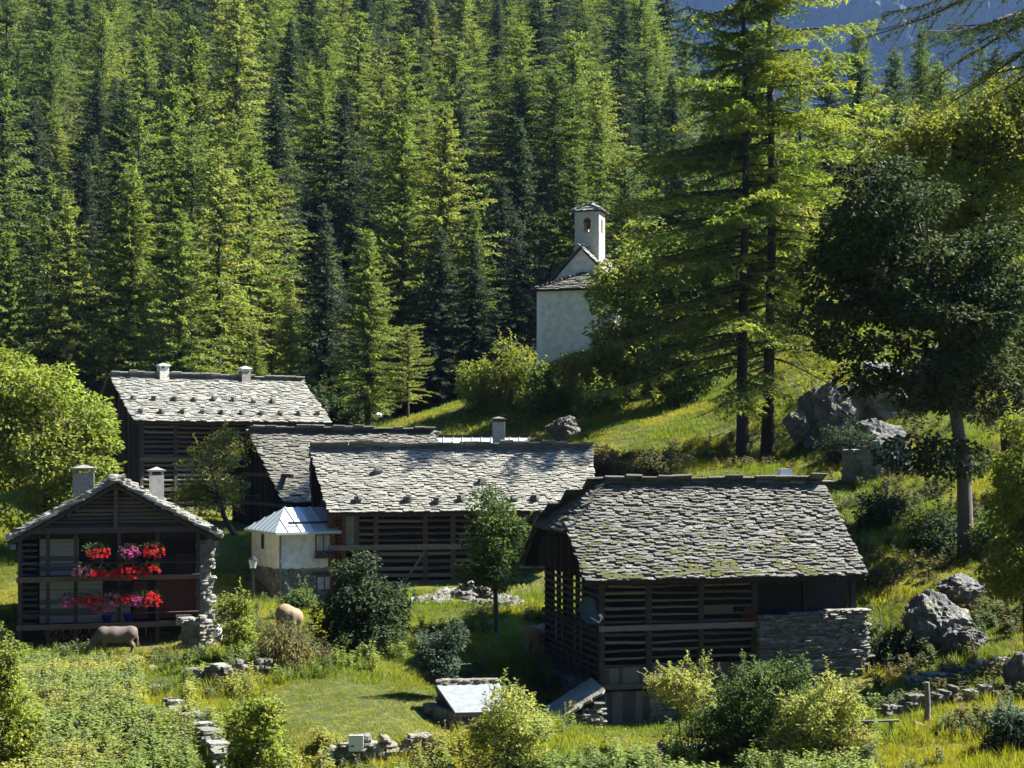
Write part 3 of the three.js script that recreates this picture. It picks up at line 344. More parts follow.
// ---------- white cottage with metal hip roof ----------
{
  const th = 30 * Math.PI / 180, p = at(279, 615, 69.5), B = thing('white_cottage', 'small white cottage with stone ground floor and pale blue metal hip roof', 'cottage', p, th), H = (py) => EYE - (py - HOR) * 69.8 / F - p.y, He = H(532), Hr = H(509), r = rng(24), l = 2.7, w = 3.5, Hs = H(569);
  panel(B, 'plaster_wall', 0, Hs, -w, l, He, 0, M.plaster);
  panel(B, 'core_wall', 0.15, -0.5, -w + 0.15, l, Hs, -0.15, M.wall[2]); stoneWall(B, V(0, -0.5, -0.12), V(l, -0.5, -0.12), Hs + 0.5, { seed: 51, hs: [0.09, 0.2], ws: [0.14, 0.42], th: 0.24, cap: 170 }); stoneWall(B, V(0.1, -0.5, -w), V(0.1, -0.5, -0.1), Hs + 0.5, { seed: 52, hs: [0.09, 0.2], ws: [0.14, 0.42], th: 0.24, cap: 150 });
  const o = 0.28, c = [V(-o, He, o), V(l + 0.2, He, o), V(l + 0.2, He, -w - o), V(-o, He, -w - o)], t0 = V(0.95, Hr, -w / 2), t1 = V(l + 0.2, Hr, -w / 2), roof = new MB();
  roof.quad(c[0], c[1], t1, t0); roof.quad(c[2], c[3], t0, t1); roof.tri(c[1], c[2], t1); const R = roof.build('metal_roof', M.metalPale, B); const hipf = new MB(); hipf.tri(c[3], c[0], t0); hipf.build('hip_face', M.metalBlue, B);
  new MB().box(-o, He - 0.1, -w - o, l + 0.2, He - 0.004, o).build('soffit', M.metalBlue, B);
  for (let x = 0.35; x < l; x += 0.62) piece(R, 'standing_seam', V(x, He + 0.03, o), V(Math.max(x, t0.x * (x + o) / (t0.x + o) * 0 + x), He + 0.03 + (Hr - He) * Math.min(1, (x + o) / (t0.x + o)), lerp(o, -w / 2, Math.min(1, (x + o) / (t0.x + o)))), 0.03, 0.05, M.metalPale);
  for (let z = -0.2; z > -w; z -= 0.5) { const q = 1 - Math.abs((z + w / 2) / (w / 2 + o)); piece(R, 'standing_seam', V(-o, He + 0.03, z), V(lerp(-o, t0.x, q), lerp(He, Hr, q) + 0.03, z), 0.03, 0.05, M.metalBlue); }
  piece(R, 'snow_rail', V(0.5, He + 0.4, -0.15), V(l, He + 0.4, -0.15), 0.06, 0.1, M.iron); piece(B, 'gutter', V(-o, He - 0.05, o + 0.05), V(l + 0.2, He - 0.05, o + 0.05), 0.1, 0.1, M.metalBlue);
  new MB().tube([V(0.04, -0.3, 0.07), V(0.04, He - 0.1, 0.07)], 0.04, 8).build('downpipe', M.greyWood, B);
  const win = (x0, x1, y0, y1, sh) => { const f = new MB(); f.box(x0, y0, -0.02, x1, y1, 0.03); const W = f.build('window', M.midWood, B); panel(W, 'pane', x0 + 0.06, y0 + 0.06, 0.032, x1 - 0.06, y1 - 0.06, 0.036, sh); panel(W, 'mullion', (x0 + x1) / 2 - 0.03, y0 + 0.05, 0.037, (x0 + x1) / 2 + 0.03, y1 - 0.05, 0.05, M.midWood); return W; };
  win(1.75, 2.55, H(553), H(535), M.paleWood); win(1.8, 2.6, H(592), H(577), M.paleWood); piece(B, 'lintel', V(1.6, H(575), 0.02), V(2.68, H(575), 0.02), 0.1, 0.14, M.darkWood);
  { const f = new MB(); f.box(-0.02, H(551), -2.2, 0.02, H(534), -1.85); const W = f.build('window', M.redWood, B); panel(W, 'pane', -0.03, H(550), -2.14, -0.022, H(535), -1.91, M.glass); }
  const fb = thing('window_box', 'window box of grey-green plants on the white cottage', 'planter', B.localToWorld(V(0, 0, 0)), 0); B.updateMatrixWorld(true); fb.position.copy(B.localToWorld(V(2.15, H(557), 0.17))); fb.rotation.y = th; panel(fb, 'trough', -0.45, -0.1, -0.1, 0.45, 0.08, 0.1, M.darkWood); const lf = new MB(); for (let i = 0; i < 160; i++) { const a = r() * 6.28, s = r() * 6.28; lf.leaf((r() - 0.5) * 0.85, 0.06 + r() * 0.12, (r() - 0.5) * 0.2, Math.cos(a) * 0.6, 0.7, Math.sin(a) * 0.6, Math.cos(s), 0, Math.sin(s), 0.1, 0.07, 0.7 + 0.6 * r()); } lf.build('foliage', leafMat(0.12, 0.14, 0.1), fb);
}
// ---------- chalet with geraniums ----------
const CH = (() => {
  const th = 14 * Math.PI / 180, pc = at(116, 648, 61.6), B = thing('flower_chalet', 'dark wooden chalet hung with red and pink geraniums on its balconies', 'house', pc, th), r = rng(26), H = (py) => EYE - (py - HOR) * 61.3 / F - pc.y;
  const X = (px) => (px - 116) / (F / 61.4) / 0.985, He = H(540), Hr = H(482), hw = 4.1, zf = 0.5, zb = -8;
  slateRoof(B, V(-hw, He, zb), V(-hw, He, zf), V(0, Hr, zb), V(0, Hr, zf), { e: 0.3, w: [0.3, 0.6], th: 0.06, mats: M.slate, seed: 61, rough: 1.5 }); slateRoof(B, V(hw, He, zf), V(hw, He, zb), V(0, Hr, zf), V(0, Hr, zb), { e: 0.3, w: [0.3, 0.6], th: 0.06, mats: M.slate, seed: 62, rough: 1.5 }); ridgeSlates(B, V(0, Hr, zb), V(0, Hr, zf), M.slate, 63, 0.4);
  for (const s of [-1, 1]) { piece(B, 'barge_board', V(s * hw, He - 0.1, zf - 0.06), V(0, Hr - 0.12, zf - 0.06), 0.07, 0.2, M.darkWood); for (const t of [0.02, 0.55]) piece(B, 'purlin', V(s * hw * (1 - t) * 0.97, lerp(He, Hr, t) - 0.26, zf + 0.06), V(s * hw * (1 - t) * 0.97, lerp(He, Hr, t) - 0.26, -6), 0.2, 0.2, t < 0.1 ? M.greyWood : M.darkWood); for (const [t, q] of [[0.02, 0.3], [0.36, 0.24], [0.74, 0.2]]) { const st = part('verge_stone', unitRocks[(t * 10 | 0) + (s > 0 ? 1 : 0)], M.slate[2], B); st.position.set(s * hw * (1 - t), lerp(He, Hr, t) + 0.16, zf - 0.12); st.scale.set(q, q * 0.8, q); } }
  { const st = part('verge_stone', unitRocks[3], M.slate[2], B); st.position.set(-0.05, Hr + 0.16, zf - 0.15); st.scale.set(0.42, 0.26, 0.35); }
  piece(B, 'tie_beam', V(-hw + 0.1, H(530), 0.3), V(hw - 0.15, H(530), 0.3), 0.2, 0.22, M.darkWood); piece(B, 'king_post', V(0, H(528), 0.3), V(0, Hr - 0.2, 0.3), 0.16, 0.16, M.midWood, V(0, 0, 1));
  for (const y of range(H(526), Hr - 0.45, 0.155)) { const half = (Hr - y) / (Hr - He) * hw - 0.45; for (const [a, b] of [[-half, -0.09], [0.09, half]]) if (b - a > 0.2) piece(B, 'gable_board', V(a, y, 0.2), V(b, y, 0.2), 0.05, 0.11, r() < 0.35 ? M.midWood : M.darkWood); }
  { const g = new MB(); g.tri(V(-hw + 0.2, He + 0.05, 0.1), V(hw - 0.2, He + 0.05, 0.1), V(0, Hr - 0.15, 0.1)); g.build('gable_backing', M.blackWood, B); }
  const xl = X(24), xr = X(207);
  panel(B, 'core_wall', xl + 0.2, 0, -7.4, xr - 0.5, H(532), -0.9, M.blackWood); panel(B, 'side_wall', xl, -0.4, -7.4, xl + 0.18, He, -0.05, M.blackWood);
  stoneWall(B, V(X(196), -0.4, -0.25), V(X(210), -0.4, -0.25), H(540) + 0.4, { seed: 64, th: 0.5, cap: 90, hs: [0.1, 0.2], ws: [0.2, 0.5], mats: [M.wall[1], M.slate[2], M.wall[0]] }); panel(B, 'side_wall', X(202), -0.3, -7.4, X(207), He, -0.55, M.wall[0]);
  // pale boarded walls behind the balconies
  for (const [a, b, y0, y1] of [[43, 80, 576, 538], [43, 103, 624, 582], [103, 130, 624, 604]]) for (let y = H(y0); y < H(y1); y += 0.19) piece(B, 'wall_board', V(X(a), y + 0.09, -0.62), V(X(b), y + 0.09, -0.62), 0.06, 0.172, r() < 0.2 ? M.greyWood : M.paleWood);
  panel(B, 'door', X(133), H(622), -0.66, X(147), H(584), -0.6, M.redWood); for (let y = H(575); y < H(556); y += 0.1) piece(B, 'shutter_slat', V(X(174), y, -0.6), V(X(191), y, -0.6), 0.03, 0.08, M.redWood); for (let y = H(620); y < H(582); y += 0.12) piece(B, 'wall_board', V(X(158), y, -0.62), V(X(194), y, -0.62), 0.05, 0.11, M.redWood);
  for (const [a, b] of [[93, 104], [124, 136]]) { const W = panel(B, 'window', X(a), H(566), -0.88, X(b), H(545), -0.82, M.midWood); panel(W, 'pane', X(a) + 0.06, H(566) + 0.06, -0.819, X(b) - 0.06, H(545) - 0.06, -0.815, M.glass); }
  // balconies
  for (const y of [578, 625]) { panel(B, 'balcony_floor', xl, H(y) - 0.06, -0.9, X(196), H(y) + 0.02, 0.4, M.darkWood); piece(B, 'balcony_beam', V(xl - 0.05, H(y), 0.45), V(X(197), H(y) + 0.02, 0.45), 0.12, 0.2, M.midWood); }
  for (const [y, x0, x1] of [[563, 24, 196], [606, 96, 150], [613, 24, 196]]) pole(B, 'balcony_rail', V(X(x0), H(y), 0.44), V(X(x1), H(y), 0.44), 0.07, y === 606 ? M.greyWood : M.darkWood);
  for (const px of [26, 52, 78, 119, 156, 195]) piece(B, 'post', V(X(px), -0.3, 0.3), V(X(px), H(532), 0.3), 0.14, 0.14, M.darkWood, V(0, 0, 1));
  for (const y of range(H(622), H(540), 0.24)) pole(B, 'side_slat', V(X(26), y, 0.25), V(X(42), y, 0.25), 0.11, M.darkWood);
  for (const y of range(H(573), H(556), 0.12)) pole(B, 'balcony_rail', V(X(158), y, 0.1), V(X(195), y, 0.1), 0.05, M.darkWood);
  panel(B, 'cellar_wall', xl, -0.4, -0.7, X(196), H(628), -0.6, M.blackWood);
  { const f = new MB(); f.box(X(132), H(646), -0.58, X(134), H(631), -0.5); f.box(X(144), H(646), -0.58, X(146), H(631), -0.5); f.box(X(132), H(631), -0.58, X(146), H(629.5), -0.5); f.build('cellar_door_frame', M.greyWood, B); piece(B, 'door_sill', V(X(132), 0.02, -0.3), V(X(165), 0.05, -0.3), 0.35, 0.1, M.slate[2]); }
  chimney(B, X(83), Hr - 1.3, -3.2, 0.85, 1.6, M.wall[1], M.slate[1]); chimney(B, X(154) + 0.1, Hr - 1.3, -3.2, 0.6, 1.5, M.plasterWarm, M.slate[0]);
  B.updateMatrixWorld(true);
  // stacked firewood, each log its own thing is too fine here: one stack of separate logs
  const wp = thing('firewood_stack', 'stack of reddish split firewood under the lower balcony of the chalet', 'firewood', B.localToWorld(V(X(50), -0.15, -0.35)), th); { const end = std(C(0.3, 0.15, 0.07), { map: woodTex }); let n = 0; for (let j = 0; j < 8; j++) for (let x = 0; x < X(113) - X(50) && n < 150; x += 0.16 + 0.04 * r()) { const d = 0.11 + 0.05 * r(), l = part('log', unitPole[n % 4], r() < 0.5 ? end : M.redWood, wp); orient(l, V(x + (j % 2) * 0.08, 0.08 + j * 0.115, -0.15), V(x + (j % 2) * 0.08, 0.08 + j * 0.115, 0.2 + 0.06 * r()), d, d); n++; } }
  const wp2 = thing('firewood_stack', 'small pile of firewood beside the chalet cellar door', 'firewood', B.localToWorld(V(X(150), -0.05, -0.35)), th); for (let j = 0; j < 5; j++) for (let x = 0; x < 0.75; x += 0.17) { const d = 0.12 + 0.05 * r(); orient(part('log', unitPole[(j + 1) % 4], M.redWood, wp2), V(x, 0.08 + j * 0.125, -0.15), V(x, 0.08 + j * 0.125, 0.25), d, d); }
  return { B, X, H, th };
})();
{ // flowers
  const { B, X, H, th } = CH, r = rng(27), red = leafMat(0.8, 0.012, 0.02, 0.3), pink = leafMat(0.75, 0.13, 0.45, 0.3), palePink = leafMat(0.8, 0.4, 0.52, 0.3), green = leafMat(0.05, 0.1, 0.02, 0.3);
  const F2 = [[98, 551, red, 0.36, 'red geranium hanging at the upper left balcony window of the chalet'], [130, 552, pink, 0.36, 'pink geranium between the two red ones at the upper windows of the chalet'], [151, 551, red, 0.36, 'red geranium hanging at the upper right window of the chalet'], [84, 569, palePink, 0.32, 'pale pink geranium at the left end of the upper balcony'], [95, 572, red, 0.26, 'small red geranium next to the pale pink one on the upper balcony'], [110, 572, red, 0.36, 'red geranium in the middle of the upper balcony rail'], [128, 571, red, 0.46, 'largest red geranium on the upper balcony rail'], [149, 569, red, 0.3, 'small leafy red geranium at the right end of the upper balcony'],
    [73, 599, pink, 0.34, 'pink geranium at the left end of the lower balcony'], [85, 599, red, 0.34, 'red geranium second from left on the lower balcony'], [96, 598, red, 0.36, 'red geranium third from left on the lower balcony'], [103, 606, pink, 0.36, 'pink geranium hanging lowest on the lower balcony'], [113, 598, palePink, 0.36, 'pale pink geranium in the middle of the lower balcony'], [124, 598, red, 0.36, 'red geranium right of the pale pink one on the lower balcony'], [136, 599, pink, 0.36, 'pink geranium between two red ones near the right end of the lower balcony'], [148, 599, red, 0.42, 'large red geranium at the right end of the lower balcony']];
  F2.forEach(([px, py, mat, s, label]) => {
    const wide = 1.15 + 0.35 * r(), t = thing('geranium', label, 'flowers', B.localToWorld(V(X(px), H(py), 0.68)), th, 'geraniums on the chalet balconies'), pot = new THREE.CylinderGeometry(0.13, 0.1, 0.2, 10); const pm = part('pot', pot, std(C(0.2, 0.08, 0.045)), t); pm.position.y = -0.05; pm.position.z = -0.12;
    const g = new MB(), b = new MB(); for (let i = 0; i < 150; i++) { const a = r() * 6.283, e = r() * 2 - 1, q = Math.sqrt(1 - e * e), k = s * (0.6 + 0.45 * r()); g.leaf(Math.cos(a) * q * k * 1.05 * wide, e * k * 0.85 + 0.07, Math.sin(a) * q * k * 0.5, Math.cos(a) * q, e * 0.3 + 0.2, Math.sin(a) * q, -Math.sin(a), 0.3, Math.cos(a), 0.09, 0.08, 0.7 + 0.6 * r()); }
    for (let i = 0; i < 30 * s / 0.36; i++) { const a = r() * 6.283, e = r() * 2 - 1, q = Math.sqrt(1 - e * e), k = s * (0.65 + 0.4 * r()), cx = Math.cos(a) * q * k * wide, cy = e * k * 0.66 - 0.08 * r(), cz = Math.abs(Math.sin(a)) * q * k * 0.6 + 0.05; for (let j = 0; j < 14; j++) { const a2 = r() * 6.283, e2 = r() * 2 - 1, q2 = Math.sqrt(1 - e2 * e2), f = 0.75 + 0.4 * r(); b.leaf(cx + Math.cos(a2) * q2 * 0.03, cy + e2 * 0.03, cz + Math.sin(a2) * q2 * 0.03, Math.cos(a2) * q2, e2, Math.sin(a2) * q2, -Math.sin(a2), 0, Math.cos(a2), 0.055, 0.05, f); } }
    g.build('foliage', green, t); b.build('blossoms', mat, t);
  });
}
// ---------- house with two chimneys at the upper left ----------
{
  const th = 31 * Math.PI / 180, p = at(141, 517, 95.9), B = thing('chimney_barn', 'tall dark timber house with grey slate roof and two white-capped chimneys', 'house', p, th), r = rng(28), e0 = at(135, 420, 95), He = e0.y - p.y - 0.08, Hr = He + 3.0, L = 12.5;
  const { eA, eB, rA, rB } = gableHouse(B, { L, He, Hr, zf: 0.9, zr: -4.1, zb: -9, xl: -0.7, rl: -0.75, mats: M.slate, e: 0.18, seed: 35, single: 0, w: [0.22, 0.55] });
  for (let i = 0; i < 18; i++) { const u = 0.05 + (i % 10) * 0.1, v = i < 10 ? 0.15 + 0.02 * r() : 0.42 + 0.05 * r(), s = part('roof_stone', unitRocks[i % 10], M.slateDark[2], B); s.position.copy(eA.clone().lerp(eB, u).lerp(rA.clone().lerp(rB, u), v)).add(V(0, 0.2, 0.08)); s.scale.set(0.3, 0.26, 0.28); s.rotation.y = r() * 3; }
  chimney(B, 2.7, Hr - 0.5, -3.9, 0.62, 1.05, M.plaster, M.white); chimney(B, 8.3, Hr - 0.5, -3.8, 0.6, 1.0, M.wall[1], M.white);
  const top = He + 0.4, xs = [0.05, 2.2, 4.6, 7, 9.4, 11.8]; for (const x of xs) piece(B, 'post', V(x, -0.8, 0), V(x, top, 0), 0.2, 0.2, M.darkWood, V(0, 0, 1));
  for (let i = 0; i < 5; i++) slats(B, xs[i] + 0.05, xs[i + 1] - 0.05, 0, range(0.2, top - 0.2, 0.3), { mat: [M.darkWood, M.midWood, M.greyWood], d: 0.17, r }); for (const y of [1.7, 3.6]) piece(B, 'rail', V(-0.1, y, 0.1), V(12, y, 0.1), 0.12, 0.2, M.midWood);
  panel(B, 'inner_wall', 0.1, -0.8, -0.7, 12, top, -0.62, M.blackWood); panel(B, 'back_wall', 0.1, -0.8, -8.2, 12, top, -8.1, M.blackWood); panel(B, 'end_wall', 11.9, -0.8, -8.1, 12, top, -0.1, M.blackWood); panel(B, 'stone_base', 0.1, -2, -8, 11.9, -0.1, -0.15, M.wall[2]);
  for (let z = -0.1; z > -8.2; z -= 0.42) { const y1 = Hr - 0.25 - Math.abs(z + 4.1) * (Hr - He) / 5; piece(B, 'gable_board', V(0, -0.8, z), V(0, y1, z), 0.06, 0.36, r() < 0.5 ? M.blackWood : M.darkWood, V(1, 0, 0)); } for (const z of [-2, -4.1, -6.2]) piece(B, 'gable_post', V(-0.1, 0, z), V(-0.1, Hr - 0.4 - Math.abs(z + 4.1) * 0.6, z), 0.14, 0.14, M.midWood, V(1, 0, 0));
  for (const [z, t] of [[0.5, 0.05], [-4.1, 1], [-8.6, 0.05]]) piece(B, 'purlin', V(-0.65, lerp(He, Hr, t) - 0.25, z), V(12, lerp(He, Hr, t) - 0.25, z), 0.18, 0.18, M.darkWood);
}
// ---------- chapel ----------
{
  const th = -17 * Math.PI / 180, p = at(537, 368, 122), B = thing('chapel', 'white plastered chapel with slate roofs and a square bell tower', 'chapel', p, th), H = (py, d = 122) => EYE - (py - HOR) * d / F - p.y, r = rng(29), He = H(291), w = 6.3, dl = 3.2;
  panel(B, 'choir_wall', 0, -1, -dl, w, He, 0, M.plasterWarm); for (let y = -0.6; y < He - 0.1; y += 0.36) panel(B, 'quoin', -0.015, y, -0.3, (Math.round(y / 0.36) % 2 ? 0.28 : 0.4), y + 0.33, 0.015, M.white);
  const o = 0.4, apex = H(272), c = [V(-o, He, o), V(w + o, He, o), V(w + o, He, -dl), V(-o, He, -dl)], ra = V(w * 0.42, apex, -2.9), rb = V(w * 0.58, apex, -2.9);
  slateRoof(B, c[0], c[1], ra, rb, { e: 0.3, w: [0.3, 0.7], mats: M.slateDark, seed: 45, th: 0.06 }); slateRoof(B, c[3], c[0], V(w * 0.42, apex, -dl), ra, { e: 0.32, w: [0.3, 0.7], mats: M.slateDark, seed: 46, th: 0.06 }); slateRoof(B, c[1], c[2], rb, V(w * 0.58, apex, -dl), { e: 0.32, w: [0.3, 0.7], mats: M.slateDark, seed: 47, th: 0.06 });
  const n0 = 0.45, n1 = w - 1.15, ne = H(281, 125), na = H(249, 125), nz = -dl, nb = -dl - 9, nm = (n0 + n1) / 2; panel(B, 'nave_wall', n0, -1, nb, n1, ne, nz, M.plasterWarm); { const g = new MB(); g.tri(V(n0, ne - 0.01, nz + 0.01), V(n1, ne - 0.01, nz + 0.01), V(nm, na, nz + 0.01)); g.build('nave_gable', M.plasterWarm, B); }
  slateRoof(B, V(n0 - 0.3, ne - 0.15, nb), V(n0 - 0.3, ne - 0.15, nz + 0.25), V(nm, na + 0.05, nb), V(nm, na + 0.05, nz + 0.25), { e: 0.32, w: [0.3, 0.7], mats: M.slateDark, seed: 48 }); slateRoof(B, V(n1 + 0.3, ne - 0.15, nz + 0.25), V(n1 + 0.3, ne - 0.15, nb), V(nm, na + 0.05, nz + 0.25), V(nm, na + 0.05, nb), { e: 0.32, w: [0.3, 0.7], mats: M.slate, seed: 49 });
  const tw = 2.05, tx = nm - 0.05, tz = -5.2, ty = H(213, 126.5), T = [V(tx - tw / 2, 0, tz), V(tx + tw / 2, 0, tz)]; const ya = H(234, 126.5), yb = ty;
  panel(B, 'tower', tx - tw / 2, 0, tz - tw, tx + tw / 2, ya, tz, M.wall[1]).material = std(C(0.62, 0.59, 0.52), { map: rep(plasterTex, 0.6), bumpMap: stoneBump, bumpScale: 0.03 });
  const tm = B.children[B.children.length - 1].material; // belfry: four walls with arched openings
  const sh = new THREE.Shape(); sh.moveTo(-tw / 2, 0); sh.lineTo(tw / 2, 0); sh.lineTo(tw / 2, yb - ya); sh.lineTo(-tw / 2, yb - ya); sh.lineTo(-tw / 2, 0); const hole = new THREE.Path(); hole.moveTo(-0.33, 0.12); hole.lineTo(0.33, 0.12); hole.lineTo(0.33, 1.0); hole.absarc(0, 1.0, 0.33, 0, Math.PI, false); hole.lineTo(-0.33, 0.12); sh.holes.push(hole);
  const bg = new THREE.ExtrudeGeometry(sh, { depth: 0.28, bevelEnabled: false }); for (let k = 0; k < 4; k++) { const m = part('belfry_wall', bg, tm, B); m.rotation.y = k * Math.PI / 2; if (k % 2) m.scale.x = (tw - 0.3) / tw; const a = k * Math.PI / 2, q = tw / 2 - 0.28 - (k % 2 ? 0.003 : 0); m.position.set(tx + Math.sin(a) * q, ya + 0.002, tz - tw / 2 + Math.cos(a) * q); }
  const bell = thing('church_bell', 'bronze bell hanging in the chapel tower', 'bell', null); B.updateMatrixWorld(true); bell.position.copy(B.localToWorld(V(tx, ya + 0.5, tz - tw / 2))); { const g = new THREE.LatheGeometry([[0.02, 0.62], [0.14, 0.6], [0.18, 0.4], [0.22, 0.2], [0.33, 0], [0.3, 0]].map((q) => new THREE.Vector2(...q)), 20); part('bell_body', g, std(C(0.3, 0.2, 0.1), { metalness: 0.8, roughness: 0.5 }), bell); const y = new MB(); y.box(-0.68, 0.62, -0.06, 0.68, 0.74, 0.06); y.build('yoke', M.darkWood, bell); }
  panel(B, 'tower_cornice', tx - tw / 2 - 0.09, yb + 0.004, tz - tw - 0.09, tx + tw / 2 + 0.09, yb + 0.1, tz + 0.09, M.slate[2]); const tp = V(tx, H(203, 126.5), tz - tw / 2), q = tw / 2 + 0.22, A = [V(tx - q, yb + 0.1, tz - tw / 2 + q), V(tx + q, yb + 0.1, tz - tw / 2 + q), V(tx + q, yb + 0.1, tz - tw / 2 - q), V(tx - q, yb + 0.1, tz - tw / 2 - q)]; for (let k = 0; k < 4; k++) slateRoof(B, A[k], A[(k + 1) % 4], tp, tp, { e: 0.22, w: [0.25, 0.5], mats: M.slate, seed: 90 + k, th: 0.05, deck: k ? null : null });
  { const b = new MB(); for (let k = 0; k < 4; k++) b.tri(A[k].clone().add(V(0, -0.05, 0)), A[(k + 1) % 4].clone().add(V(0, -0.05, 0)), tp.clone().add(V(0, -0.05, 0))); b.build('spire_deck', M.slateDark[0], B); } new MB().tube([tp, tp.clone().add(V(0, 0.3, 0))], [0.1, 0.05], 6).build('finial', M.slate[1], B);
}

// ---------- trees ----------
const tintOf = (r) => { const k = 0.72 + 0.56 * r(); return [k * (0.9 + 0.25 * r()), k, k * (0.8 + 0.4 * r())]; };
function coniferGeo(seed, { h = 18, R = 2.9, base = 0.1, step = 0.36, nb = 7, droop = 0.35, rise = 0.05, dens = 4.2, sl = 0.55, sw = 0.15, pw = 0.85, gap = 0.12, hang = 0.45, per = 2, wob = 0.45 }) {
  const r = rng(seed), c = new MB(), t = new MB(), pts = [], rad = [], bend = (r() - 0.5) * 0.4; for (let i = 0; i <= 8; i++) { pts.push(V(Math.sin(i * 0.7) * bend * 0.15, h * i / 8, Math.cos(i * 0.5) * bend * 0.12)); rad.push(lerp(h * 0.014 + 0.03, 0.015, i / 8)); } pts[0].y = -0.6; t.tube(pts, rad, 7);
  for (let y = base * h; y < h * 0.985; y += step * (0.6 + 0.8 * r()) * lerp(1, 0.6, y / h)) {
    const s = (y - base * h) / (h - base * h), len = R * Math.pow(1 - s, pw) * Math.min(1, 0.45 + s * 5) * (0.7 + 0.5 * r()) + 0.12, n = Math.max(3, Math.round(nb * (0.7 + 0.5 * r())));
    for (let k = 0; k < n; k++) {
      if (r() < gap) continue; const az = (k + r()) / n * 6.283, ca = Math.cos(az), sa = Math.sin(az), L = len * (0.62 + 0.5 * r()) * (0.95 + wob * noise3(ca * 1.1 + seed, sa * 1.1, y * 0.4)) + 0.1, m = Math.max(2, Math.ceil(L * dens)), dr = droop * (0.5 + 0.9 * r()) * (1 - 0.6 * s), ri = rise + 0.3 * s + (r() - 0.4) * 0.35, y0 = y + (r() - 0.5) * step * 3;
      const Y = (q) => y0 + L * (ri * q - dr * q * q + 0.22 * dr * q * q * q * q), tn = tintOf(r);
      if (L > 0.8) t.tube([V(0, y0, 0), V(ca * L * 0.5, Y(0.5), sa * L * 0.5), V(ca * L * 0.92, Y(0.92), sa * L * 0.92)], [0.035, 0.025, 0.01], 3, false);
      for (let j = 0; j < m; j++) for (let w = 0; w < per; w++) {
        const q = clamp((j + 0.3 + r()) / m, 0.08, 1), a = az + (r() < 0.5 ? -1 : 1) * (0.25 + 0.95 * r()) * (q > 0.9 ? 0.4 : 1), dy = (r() - 0.5 - hang * 0.25) * 1.6, cl = Math.hypot(1, dy), dx = Math.cos(a) / cl, dz = Math.sin(a) / cl, dY = dy / cl, sx = -Math.sin(a), sz = Math.cos(a), roll = (r() - 0.5) * 1.6, ux = -dx * dY, uy = 1 - dY * dY, uz = -dz * dY, ul = Math.hypot(ux, uy, uz), cr = Math.cos(roll), sr = Math.sin(roll);
        c.leaf(ca * L * q, Y(q), sa * L * q, dx, dY, dz, sx * cr + ux / ul * sr, uy / ul * sr, sz * cr + uz / ul * sr, sl * (0.6 + 0.6 * r()) * lerp(1, 0.6, s), sw * (0.7 + 0.6 * r()), tn[0] * (0.85 + 0.3 * r()), tn[1] * (0.85 + 0.3 * r()), tn[2]);
      }
    }
  }
  for (let i = 0; i < 12; i++) { const a = r() * 6.283; c.leaf(0, h * (0.96 + 0.03 * r()), 0, Math.cos(a) * 0.35, 0.93, Math.sin(a) * 0.35, -Math.sin(a), 0, Math.cos(a), 0.5, 0.1, 1, 1, 1); }
  return { crown: c.geo(), trunk: t.geo(), h, R };
}
